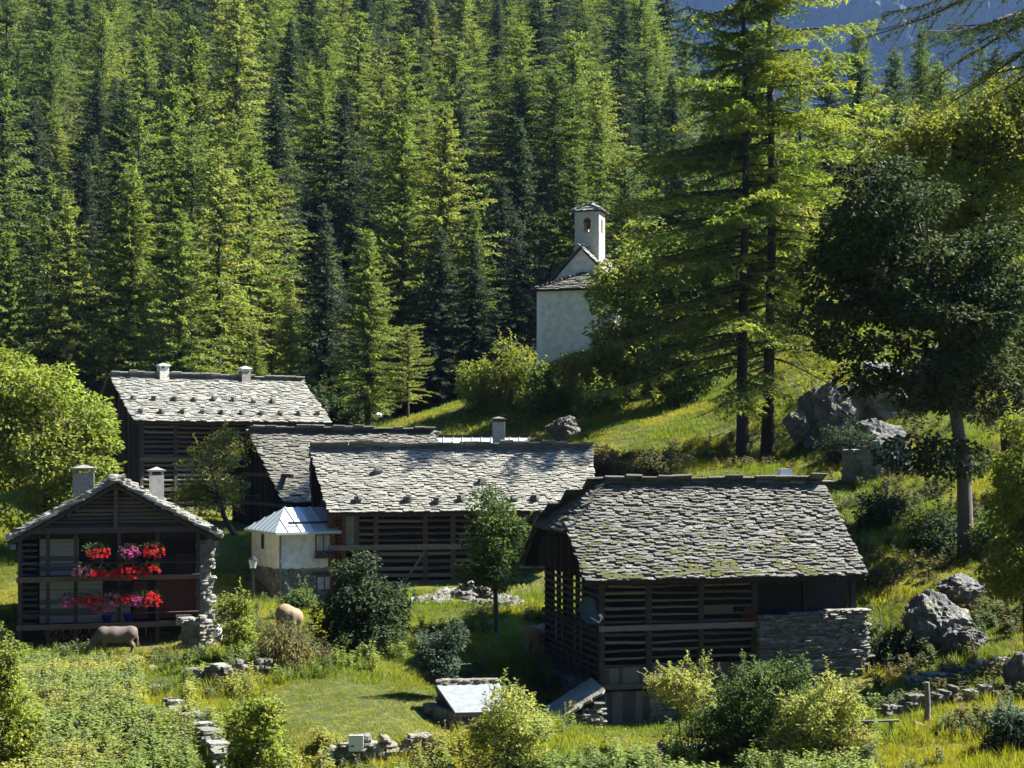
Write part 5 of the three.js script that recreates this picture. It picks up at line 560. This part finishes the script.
// ---------- grass, weeds ----------
const tuft = (seed, n, h, w, spread, lean = 0.5) => { const r = rng(seed), b = new MB(); for (let i = 0; i < n; i++) { const a = r() * 6.283, x = (r() - 0.5) * spread, z = (r() - 0.5) * spread, l = lean * (0.2 + r()), s = r() * 6.283, k = 0.8 + 0.4 * r(), q = Math.hypot(1, l); b.leaf(x, -0.03, z, Math.cos(a) * l / q, 1 / q, Math.sin(a) * l / q, Math.cos(s), 0, Math.sin(s), h * (0.5 + 0.7 * r()), w, k, k, k * 0.9); } return b.geo(); };
const weed = (seed, h, n, L, W, head = false) => { const r = rng(seed), b = new MB(); for (let st = 0; st < 3; st++) { const bx = (r() - 0.5) * 0.2, bz = (r() - 0.5) * 0.2, lx = (r() - 0.5) * 0.35, lz = (r() - 0.5) * 0.35, hh = h * (0.7 + 0.4 * r()); b.leaf(bx, -0.05, bz, lx, 0.94, lz, 1, 0, 0, hh, 0.02, 0.7, 0.65, 0.5); for (let i = 0; i < n; i++) { const f = 0.15 + 0.85 * i / n, a = r() * 6.283, e = 0.5 - r() * 0.7, q = Math.hypot(1, e), k = 0.75 + 0.5 * r(); b.leaf(bx + lx * hh * f, hh * f * 0.94, bz + lz * hh * f, Math.cos(a) / q, e / q, Math.sin(a) / q, -Math.sin(a), (r() - 0.5) * 0.6, Math.cos(a), L * (1.15 - 0.6 * f) * (0.7 + 0.5 * r()), W, k, k, k); } if (head) for (let i = 0; i < 14; i++) { const a = r() * 6.283; b.leaf(bx + lx * hh, hh * 0.94, bz + lz * hh, Math.cos(a) * 0.6, 0.7, Math.sin(a) * 0.6, -Math.sin(a), 0, Math.cos(a), 0.08, 0.02, 1.3, 1.6, 3.2); } } return b.geo(); };
const footprints = [[3, 49.8, 12, 58], [-9.5, 69.5, 6.5, 81], [-20.6, 60, -11, 70.5], [-12.6, 69, -7, 74], [-30, 93, -10, 110], [-17, 79.5, -2.5, 95]];
const blocked = (x, d) => footprints.some(([a, b, c, e]) => x > a && x < c && d > b && d < e);
function scatter(name, label, geo, mat, n, seed, region, size, tint) {
  const r = rng(seed), I = shade(new THREE.InstancedMesh(geo, mat, n)), c = new THREE.Color(); let k = 0, tries = 0;
  while (k < n && tries++ < n * 8) { const q = region(r); if (!q) continue; const [x, d] = q; if (blocked(x, d)) continue; const s = size(r, x, d); if (s <= 0) continue; I.setMatrixAt(k, new THREE.Matrix4().makeRotationY(r() * 6.283).setPosition(x, ground(x, d), -d).scale(V(s * (0.9 + 0.4 * r()), s, s * (0.9 + 0.4 * r())))); I.setColorAt(k, tint(r, x, d, c)); k++; }
  I.count = k; I.name = name; scene.add(I); tag(I, label, name.split('_').pop(), null, 'stuff'); return I;
}
const clear = (x, d) => { const px = 512 + x / d * F; return px > 565 && px < 668 && d > 43.5 && d < 51; };
const grassTint = (r, x, d, c) => { const w = sm(-0.25, 0.5, fbm(x * 0.12, d * 0.12, 4) + 0.3 * (r() - 0.5)), k = 0.75 + 0.5 * r(); return c.setRGB(lerp(0.6, 1.02, w) * k, lerp(0.85, 1.05, w) * k, 0.8 * k); };
const view = (r, d0, d1, pw = 1) => { const d = lerp(d0, d1, Math.pow(r(), pw)), a = lerp(-0.345, 0.345, r()); return [a * d, d]; };
const grassLeaf = leafMat(0.3, 0.285, 0.016, 0.5);
const lawn = (x, d) => sm(0, 1.2, 1 - ((x + 4.6) / 3.3) ** 2 - ((d - 46.8) / 3.4) ** 2 + 0.6);
scatter('meadow_grass', 'short yellow-green grass over the meadows', tuft(901, 15, 0.16, 0.016, 0.34), grassLeaf, 90000, 902, (r) => view(r, 37, 128, 1.25), (r, x, d) => (d > 122 && x < -14 ? 0 : (0.6 + 0.7 * r()) * lerp(1, 0.45, lawn(x, d)) * lerp(1, 1.5, sm(60, 110, d)) * (1 + 0.6 * sm(0.1, 0.5, fbm(x * 0.2 + 9, d * 0.2, 3)))), grassTint);
scatter('tall_grass', 'tall tufts of dry and green grass', tuft(903, 16, 0.42, 0.018, 0.25, 0.7), grassLeaf, 9000, 904, (r) => { const q = view(r, 38, 112, 1.1); return fbm(q[0] * 0.18 + 40, q[1] * 0.18, 3) > -0.02 && lawn(...q) < 0.1 && !clear(...q) ? q : null; }, (r) => 0.6 + 0.7 * r(), grassTint);
const foreWeed = (r) => { const q = view(r, 38, 56.5, 1.3), px = 512 + q[0] / q[1] * F; if (lawn(...q) > 0.05 || px > 880) return null; const left = px < 190; if (!left && r() > 0.3) return null; if (!left && fbm(q[0] * 0.3, q[1] * 0.3, 2) < 0) return null; if (px > 140 && px < 185 && q[1] > 46) return null; if (px > 575 && px < 665 && q[1] > 43.5) return null; return q; };
scatter('leafy_weeds', 'yellow-green leafy weeds covering the lower bank', weed(905, 0.75, 16, 0.2, 0.075), leafMat(0.28, 0.28, 0.02, 0.55), 2900, 906, foreWeed, (r) => 0.55 + 0.6 * r(), grassTint);
scatter('flowering_weeds', 'pale seeding weeds among the bank plants', weed(907, 0.85, 12, 0.13, 0.035, true), leafMat(0.2, 0.19, 0.06, 0.4), 300, 908, foreWeed, (r) => 0.6 + 0.5 * r(), (r, x, d, c) => c.setRGB(0.9 + 0.4 * r(), 0.9 + 0.2 * r(), 0.9));
scatter('green_weeds', 'deep green nettles and ferns in the hollows', weed(909, 0.6, 16, 0.2, 0.06), leafMat(0.07, 0.11, 0.02, 0.4), 1800, 910, (r) => { const q = view(r, 38, 70, 1.1), n = fbm(q[0] * 0.22 + 70, q[1] * 0.22, 3); return n > 0.18 && lawn(...q) < 0.05 && !clear(...q) ? q : null; }, (r) => 0.5 + 0.6 * r(), (r, x, d, c) => c.setRGB(0.8 + 0.5 * r(), 0.8 + 0.4 * r(), 0.9));
scatter('bank_ferns', 'rough herbs on the shaded right hand slope', weed(911, 0.55, 16, 0.2, 0.06), leafMat(0.085, 0.1, 0.02, 0.4), 1500, 912, (r) => { const q = view(r, 42, 90), px = 512 + q[0] / q[1] * F; return px > 590 && q[1] > (px < 860 ? 63 : 42) && fbm(q[0] * 0.2, q[1] * 0.2 + 30, 3) > 0 ? q : null; }, (r) => 0.6 + 0.7 * r(), (r, x, d, c) => c.setRGB(0.8 + 0.9 * r(), 0.8 + 0.4 * r(), 0.8));

// ---------- rocks, walls, rubble ----------
const rockAt = (label, px, py, d, w, h, seed, deep = 1, turn = 0, mat) => boulder(label, at(px, py, d), [w * d / F, h * d / F, w * d / F * deep], seed, turn, mat);
rockAt('large grey boulder with dark clefts right of the barn', 935, 622, 53.5, 38, 34, 1001, 0.8, 0.4); rockAt('smaller wedge boulder leaning on the large one', 966, 640, 52, 24, 18, 1002, 0.8); rockAt('slanting brownish slab of rock above the large boulder', 962, 588, 55, 28, 14, 1003, 0.7, 0.5);
rockAt('grey boulder cut by the right edge of the picture', 1024, 672, 47, 20, 26, 1004, 0.9); rockAt('rounded grey boulder beside the chapel bushes', 563, 428, 92, 16, 13, 1005, 0.9); rockAt('pale rock face lit behind the dark tree', 882, 398, 84, 54, 36, 1006, 0.6, 0.2); rockAt('tall rock face in the shade left of the pale one', 832, 418, 83, 38, 40, 1007, 0.6, 0.5); rockAt('dark rock outcrop below the pale rock face', 870, 450, 79, 40, 32, 1008, 0.6); rockAt('small rock beside the twin larch roots', 797, 425, 82, 14, 18, 1009); rockAt('rock on the bank above the end of the long barn', 585, 470, 80, 12, 18, 1010); rockAt('shaded rock high behind the dark tree', 940, 380, 84, 34, 36, 1011, 0.6); rockAt('grey stone beside the chalet path', 135, 662, 58.2, 9, 5, 1012, 1, 0, M.slate[2]); rockAt('flat pale stone at the bend of the chalet path', 158, 688, 52.2, 9, 4, 1013, 1, 0, M.slate[2]); rockAt('pale stone halfway down the chalet path', 152, 668, 56, 7, 3, 1014, 1, 0, M.slate[0]);
function fieldWall(label, pts, h, o = {}) { // a wall that follows the ground between picture points [px, distance]
  const P = pts.map(([px, d]) => onGround(px, d)), W = thing(o.name || 'stone_wall', label, 'stone wall', P[0].clone(), 0, o.group), cap = Math.floor(290 / (P.length - 1)); for (let i = 0; i + 1 < P.length; i++) { const a = P[i].clone().sub(P[0]), b = P[i + 1].clone().sub(P[0]), L = Math.hypot(b.x - a.x, b.z - a.z); a.y -= 0.1; b.y -= 0.1; stoneWall(W, a, b, (x) => h * (0.75 + 0.4 * fbm(x * 0.9 + i, 3 + (o.seed || 0), 2)) + 0.1, { seed: (o.seed || 1) + i, th: 0.55, hs: [0.09, 0.2], ws: [0.16, 0.5], cap, base: (x) => { const q = x / L; return ground(lerp(a.x, b.x, q) + P[0].x, -(lerp(a.z, b.z, q) + P[0].z)) - P[0].y - 0.1; }, ...o }); } return W;
}
fieldWall('low dry stone wall with pale cap stones along the bottom of the lawn', [[330, 42.2], [385, 42.4], [432, 42.8]], 0.55, { seed: 1101 });
fieldWall('dark terrace wall between the chalet path and the brown shrub', [[190, 52.5], [225, 51.5], [270, 52]], 0.6, { seed: 1110 });
fieldWall('tumbled stone wall running down the left foreground', [[172, 48], [195, 45], [222, 42], [228, 40]], 0.5, { seed: 1120, mats: [M.slate[0], M.wall[1], M.wall[0]] });
fieldWall('low dry stone wall below the large boulder', [[905, 49], [960, 49.5], [1010, 49.5]], 0.5, { seed: 1130 });
fieldWall('lower mossy terrace wall above the right lawn', [[885, 46], [950, 46.5], [1030, 46.8]], 0.5, { seed: 1140, mats: [M.wall[0], M.wall[2], M.slateDark[0]] });
fieldWall('ruined stone wall in deep shade behind the barn', [[845, 75], [875, 74], [910, 74.5]], 1.9, { seed: 1150, hs: [0.15, 0.3], ws: [0.3, 0.8] });
fieldWall('terrace wall in the grass below the two-chimney house', [[30, 73], [80, 74], [140, 75.5]], 0.7, { seed: 1160 });
fieldWall('stone terrace edge beneath the foreground bushes', [[660, 44], [700, 43.6], [740, 43.8]], 0.5, { seed: 1165 });
fieldWall('dry stone wall at the right corner of the flower chalet', [[186, 61.2], [200, 60.4], [214, 60.6]], 1.2, { seed: 1170, mats: [M.slate[0], M.slate[1], M.wall[1]] });
{ // rubble heap
  const r = rng(1180), c = onGround(468, 66.5), H = thing('rubble_heap', 'heap of pale broken stones in front of the long barn', 'rubble', c); for (let i = 0; i < 280; i++) { const a = r() * 6.283, q = Math.sqrt(r()), x = Math.cos(a) * q * 2.3, z = Math.sin(a) * q * 1.2, s = 0.14 + 0.24 * r(), m = part('stone', unitRocks[i % 10], [M.slate[3], M.slate[1], M.wall[0], M.wall[2]][i % 4], H); m.position.set(x, ground(c.x + x, -(c.z + z)) - c.y + 0.75 * (1 - q) * r() + 0.05, z); m.scale.set(s * 1.4, s * 0.6, s); m.rotation.set(r() * 0.6, r() * 6, r() * 0.6); }
}
{ // little stone shed
  const d = 44.5, p = at(457, 745, d), B = thing('stone_shed', 'low stone shed with a pale sloping sheet roof beside the lawn', 'shed', p, 0.12), H = (py) => EYE - (py - HOR) * d / F - p.y; stoneWall(B, V(0, -0.3, -0.1), V(1.5, -0.3, -0.1), H(716) + 0.3, { seed: 1201, th: 0.3, cap: 110 }); stoneWall(B, V(-0.7, -0.3, -1.9), V(0.05, -0.3, -0.1), H(712) + 0.3, { seed: 1202, th: 0.35, cap: 130 }); stoneWall(B, V(-0.4, -0.3, -2.1), V(1.5, -0.3, -2.1), H(694) + 0.4, { seed: 1203, th: 0.35, cap: 100 });
  const b = new MB(), A = [V(-0.03, H(713), 0.12), V(1.5, H(713), 0.12), V(1.45, H(694), -2.0), V(-0.48, H(694), -2.0)]; b.hexa([...A.map((q) => q.clone().add(V(0, -0.07, 0))), ...A]); b.build('sheet_roof', std(C(0.27, 0.3, 0.33), { map: rep(plasterTex, 0.5), roughness: 0.5 }), B); piece(B, 'roof_edge', V(-0.05, H(714), 0.15), V(1.52, H(714), 0.15), 0.04, 0.14, M.greyWood);
}
// ---------- small objects ----------
{ const p = onGround(356, 42.0), s = thing('marker_board', 'small blank white board standing on the lawn wall', 'board', V(p.x, 0, p.z)), y = at(356, 752, 42).y; s.position.y = y; panel(s, 'panel', -0.2, 0.02, -0.03, 0.2, 0.46, 0.03, M.white); piece(s, 'stake', V(0, -0.5, -0.06), V(0, 0.3, -0.06), 0.05, 0.05, M.greyWood, V(0, 0, 1)); }
{ const p = onGround(927, 44.3), s = thing('fence_post', 'weathered grey wooden post standing in the right lawn', 'post', p), g = new MB(); g.tube([V(0, -0.3, 0), V(0.02, 0.6, 0), V(-0.01, 1.25, 0.01)], [0.1, 0.085, 0.08], 8); g.build('shaft', M.greyWood, s); const t = thing('cut_log', 'short pale log lying at the foot of the wooden post', 'log', onGround(922, 43.7)); new MB().tube([V(-0.22, 0.2, 0), V(0.28, 0.04, 0.05)], [0.07, 0.06], 8).build('log', M.greyWood, t); }
{ const a = onGround(838, 43.5), s = thing('rail_fence', 'low wooden rail on posts behind the yellowish bush', 'fence', a); for (const x of [0, 0.8, 1.5]) piece(s, 'post', V(x, -0.3, 0), V(x, 0.62, 0), 0.1, 0.1, M.greyWood, V(0, 0, 1)); pole(s, 'rail', V(-0.3, 0.62, 0.05), V(1.7, 0.66, 0.05), 0.09, M.greyWood); }
{ const p = onGround(253, 66), s = thing('street_lamp', 'old iron lantern on a dark post beside the white cottage', 'lamp', p, 0.3), y = at(253, 569, 66).y - p.y; new MB().tube([V(0, -0.3, 0), V(0, y * 0.5, 0), V(0, y, 0)], [0.08, 0.06, 0.05], 8).build('pole', M.iron, s); const L = new MB(); L.box(-0.14, y, -0.14, 0.14, y + 0.04, 0.14); L.build('lantern_base', M.iron, s); const gl = new THREE.CylinderGeometry(0.2, 0.13, 0.36, 6); const g = part('lantern_glass', gl, new THREE.MeshPhysicalMaterial({ color: C(0.8, 0.85, 0.85), transmission: 0.7, roughness: 0.4, thickness: 0 }), s); g.position.y = y + 0.22; const cp = part('lantern_cap', new THREE.ConeGeometry(0.26, 0.2, 6), M.iron, s); cp.position.y = y + 0.5; }
{ const { B, X, H, th } = CH; for (const [px, label] of [[107, 'left one of two blue tubs on the chalet balcony floor'], [128, 'right one of two blue tubs on the chalet balcony floor']]) { const t = thing('blue_tub', label, 'tub', B.localToWorld(V(X(px), H(624), -0.2)), th, 'blue tubs'); part('shell', new THREE.LatheGeometry([[0.14, 0], [0.2, 0.28], [0.22, 0.3], [0.19, 0.3], [0.13, 0.03], [0, 0.03]].map((q) => new THREE.Vector2(...q)), 16), std(C(0.02, 0.03, 0.22), { roughness: 0.4, side: THREE.DoubleSide }), t); part('rim', new THREE.TorusGeometry(0.21, 0.015, 6, 20).rotateX(Math.PI / 2).translate(0, 0.3, 0), std(C(0.03, 0.05, 0.3)), t); }
  const s = thing('notice_sign', 'small pale wooden notice on the stones right of the chalet', 'sign', B.localToWorld(V(X(181), H(626), 0.55)), th); panel(s, 'board', -0.3, 0, -0.02, 0.3, 0.4, 0.02, M.paleWood); for (const y of [0.12, 0.27]) panel(s, 'batten', -0.29, y, 0.022, 0.29, y + 0.03, 0.03, M.greyWood);
  const w = thing('white_sack', 'white sack leaning on the wall right of the chalet', 'sack', onGround(218, 60)); const g = boulderGeo(1301, 6, 2, 0.1); const m = part('sack_body', g, M.white, w); m.scale.set(0.18, 0.32, 0.16); m.position.y = 0.5; const k = part('sack_neck', unitPole[0], M.white, w); orient(k, V(0, 0.76, 0), V(0.02, 0.9, 0), 0.12, 0.12); }
rockAt('small pale round stone on the slope at the left knoll foot', 379, 415, 111, 3, 2.6, 1015, 1, 0, M.white);

// ---------- cattle ----------
function cowGeo(graze) {
  const res = 72, mc = new MarchingCubes(res, M.dark, false, false, 60000); mc.isolation = 0; const S = 1.45, f = mc.field, cap = [];
  const bone = (a, b, ra, rb) => cap.push([V(...a), V(...b), ra, rb]);
  bone([-0.62, 1.02, 0], [0.1, 0.98, 0], 0.34, 0.37); bone([0.1, 0.98, 0], [0.62, 1.02, 0], 0.37, 0.33); bone([-0.75, 1.12, 0.12], [-0.75, 1.12, -0.12], 0.22, 0.22); bone([-0.3, 0.82, 0], [0.4, 0.86, 0], 0.24, 0.22);
  const head = graze ? [[1.0, 0.72, 0.05], [1.22, 0.36, 0.1], [1.3, 0.12, 0.12]] : [[1.0, 1.28, 0], [1.22, 1.36, 0.05], [1.52, 1.16, 0.1]];
  bone([0.6, 1.1, 0], head[0], 0.27, 0.17); bone(head[0], head[1], 0.16, 0.14); bone(head[1], head[2], 0.145, 0.085); const e = head[1]; bone(e, [e[0] - 0.04, e[1] + 0.04, e[2] + 0.24], 0.05, 0.03); bone(e, [e[0] - 0.04, e[1] + 0.04, e[2] - 0.24], 0.05, 0.03);
  for (const z of [-0.17, 0.17]) { bone([0.52, 0.9, z], [0.55, 0.46, z], 0.15, 0.075); bone([0.55, 0.46, z], [0.54, 0.08, z], 0.07, 0.055); bone([0.54, 0.08, z], [0.6, 0.03, z], 0.065, 0.05); bone([-0.7, 1.0, z], [-0.6, 0.68, z], 0.22, 0.13); bone([-0.6, 0.68, z], [-0.78, 0.45, z], 0.12, 0.075); bone([-0.78, 0.45, z], [-0.74, 0.08, z], 0.07, 0.055); bone([-0.74, 0.08, z], [-0.67, 0.03, z], 0.065, 0.05); }
  bone([-0.92, 1.22, 0], [-1.0, 0.75, 0], 0.045, 0.03); bone([-1.0, 0.75, 0], [-1.0, 0.45, 0], 0.03, 0.06);
  const P = V(0, 0, 0), k = 0.05; for (let z = 0; z < res; z++) for (let y = 0; y < res; y++) for (let x = 0; x < res; x++) { P.set((x - res / 2) / (res / 2) * S + 0.2, (y - res / 2) / (res / 2) * S + 0.75, (z - res / 2) / (res / 2) * S); let acc = 0; for (const [a, b, ra, rb] of cap) { const ex = b.x - a.x, ey = b.y - a.y, ez = b.z - a.z, px = P.x - a.x, py = P.y - a.y, pz = P.z - a.z, t = clamp((px * ex + py * ey + pz * ez) / (ex * ex + ey * ey + ez * ez + 1e-9), 0, 1), d = Math.hypot(px - ex * t, py - ey * t, pz - ez * t) - lerp(ra, rb, t); acc += Math.exp(-d / k); } f[x + y * res + z * res * res] = Math.min(4, Math.log(Math.max(acc, 1e-30)) * k); }
  mc.update(); const n = mc.count, g = new THREE.BufferGeometry(), pos = new Float32Array(n * 3); for (let i = 0; i < n; i++) { pos[i * 3] = mc.positionArray[i * 3] * S + 0.2; pos[i * 3 + 1] = mc.positionArray[i * 3 + 1] * S + 0.75; pos[i * 3 + 2] = mc.positionArray[i * 3 + 2] * S; }
  g.setAttribute('position', new THREE.BufferAttribute(pos, 3)); g.setAttribute('normal', new THREE.BufferAttribute(mc.normalArray.slice(0, n * 3), 3)); return { g, head };
}
{
  const up = cowGeo(false), down = cowGeo(true), hide = (a, b, seed) => { const g = null; return std(a, { roughness: 0.8 }); };
  const cow = (label, pos, turn, src, mat, s = 1) => { const t = thing('cow', label, 'cow', pos, turn, 'grazing cattle'); part('body', src.g, mat, t); const e = src.head[1]; for (const z of [0.09, -0.09]) { const h = new MB().tube([V(e[0] - 0.02, e[1] + 0.1, e[2] + z), V(e[0] + 0.02, e[1] + 0.2, e[2] + z * 2.4), V(e[0] + 0.1, e[1] + 0.28, e[2] + z * 2.6)], [0.03, 0.022, 0.008], 6); h.build('horn', M.paleWood, t); } t.scale.setScalar(s); return t; };
  cow('grey-brown cow grazing in front of the flower chalet', onGround(116, 59.6), Math.PI + 0.25, down, std(C(0.11, 0.085, 0.07), { roughness: 0.85 }), 0.8);
  cow('tan cow seen from behind beyond the barn gallery', onGround(543, 57.5), 0.95, down, std(C(0.3, 0.17, 0.09), { roughness: 0.8 }), 0.95);
  cow('pale tan cow half hidden by the brown shrub below the white cottage', onGround(288, 57.5), 1.9, down, std(C(0.27, 0.19, 0.11), { roughness: 0.8 }), 1.05);
}
renderer.render(scene, camera);
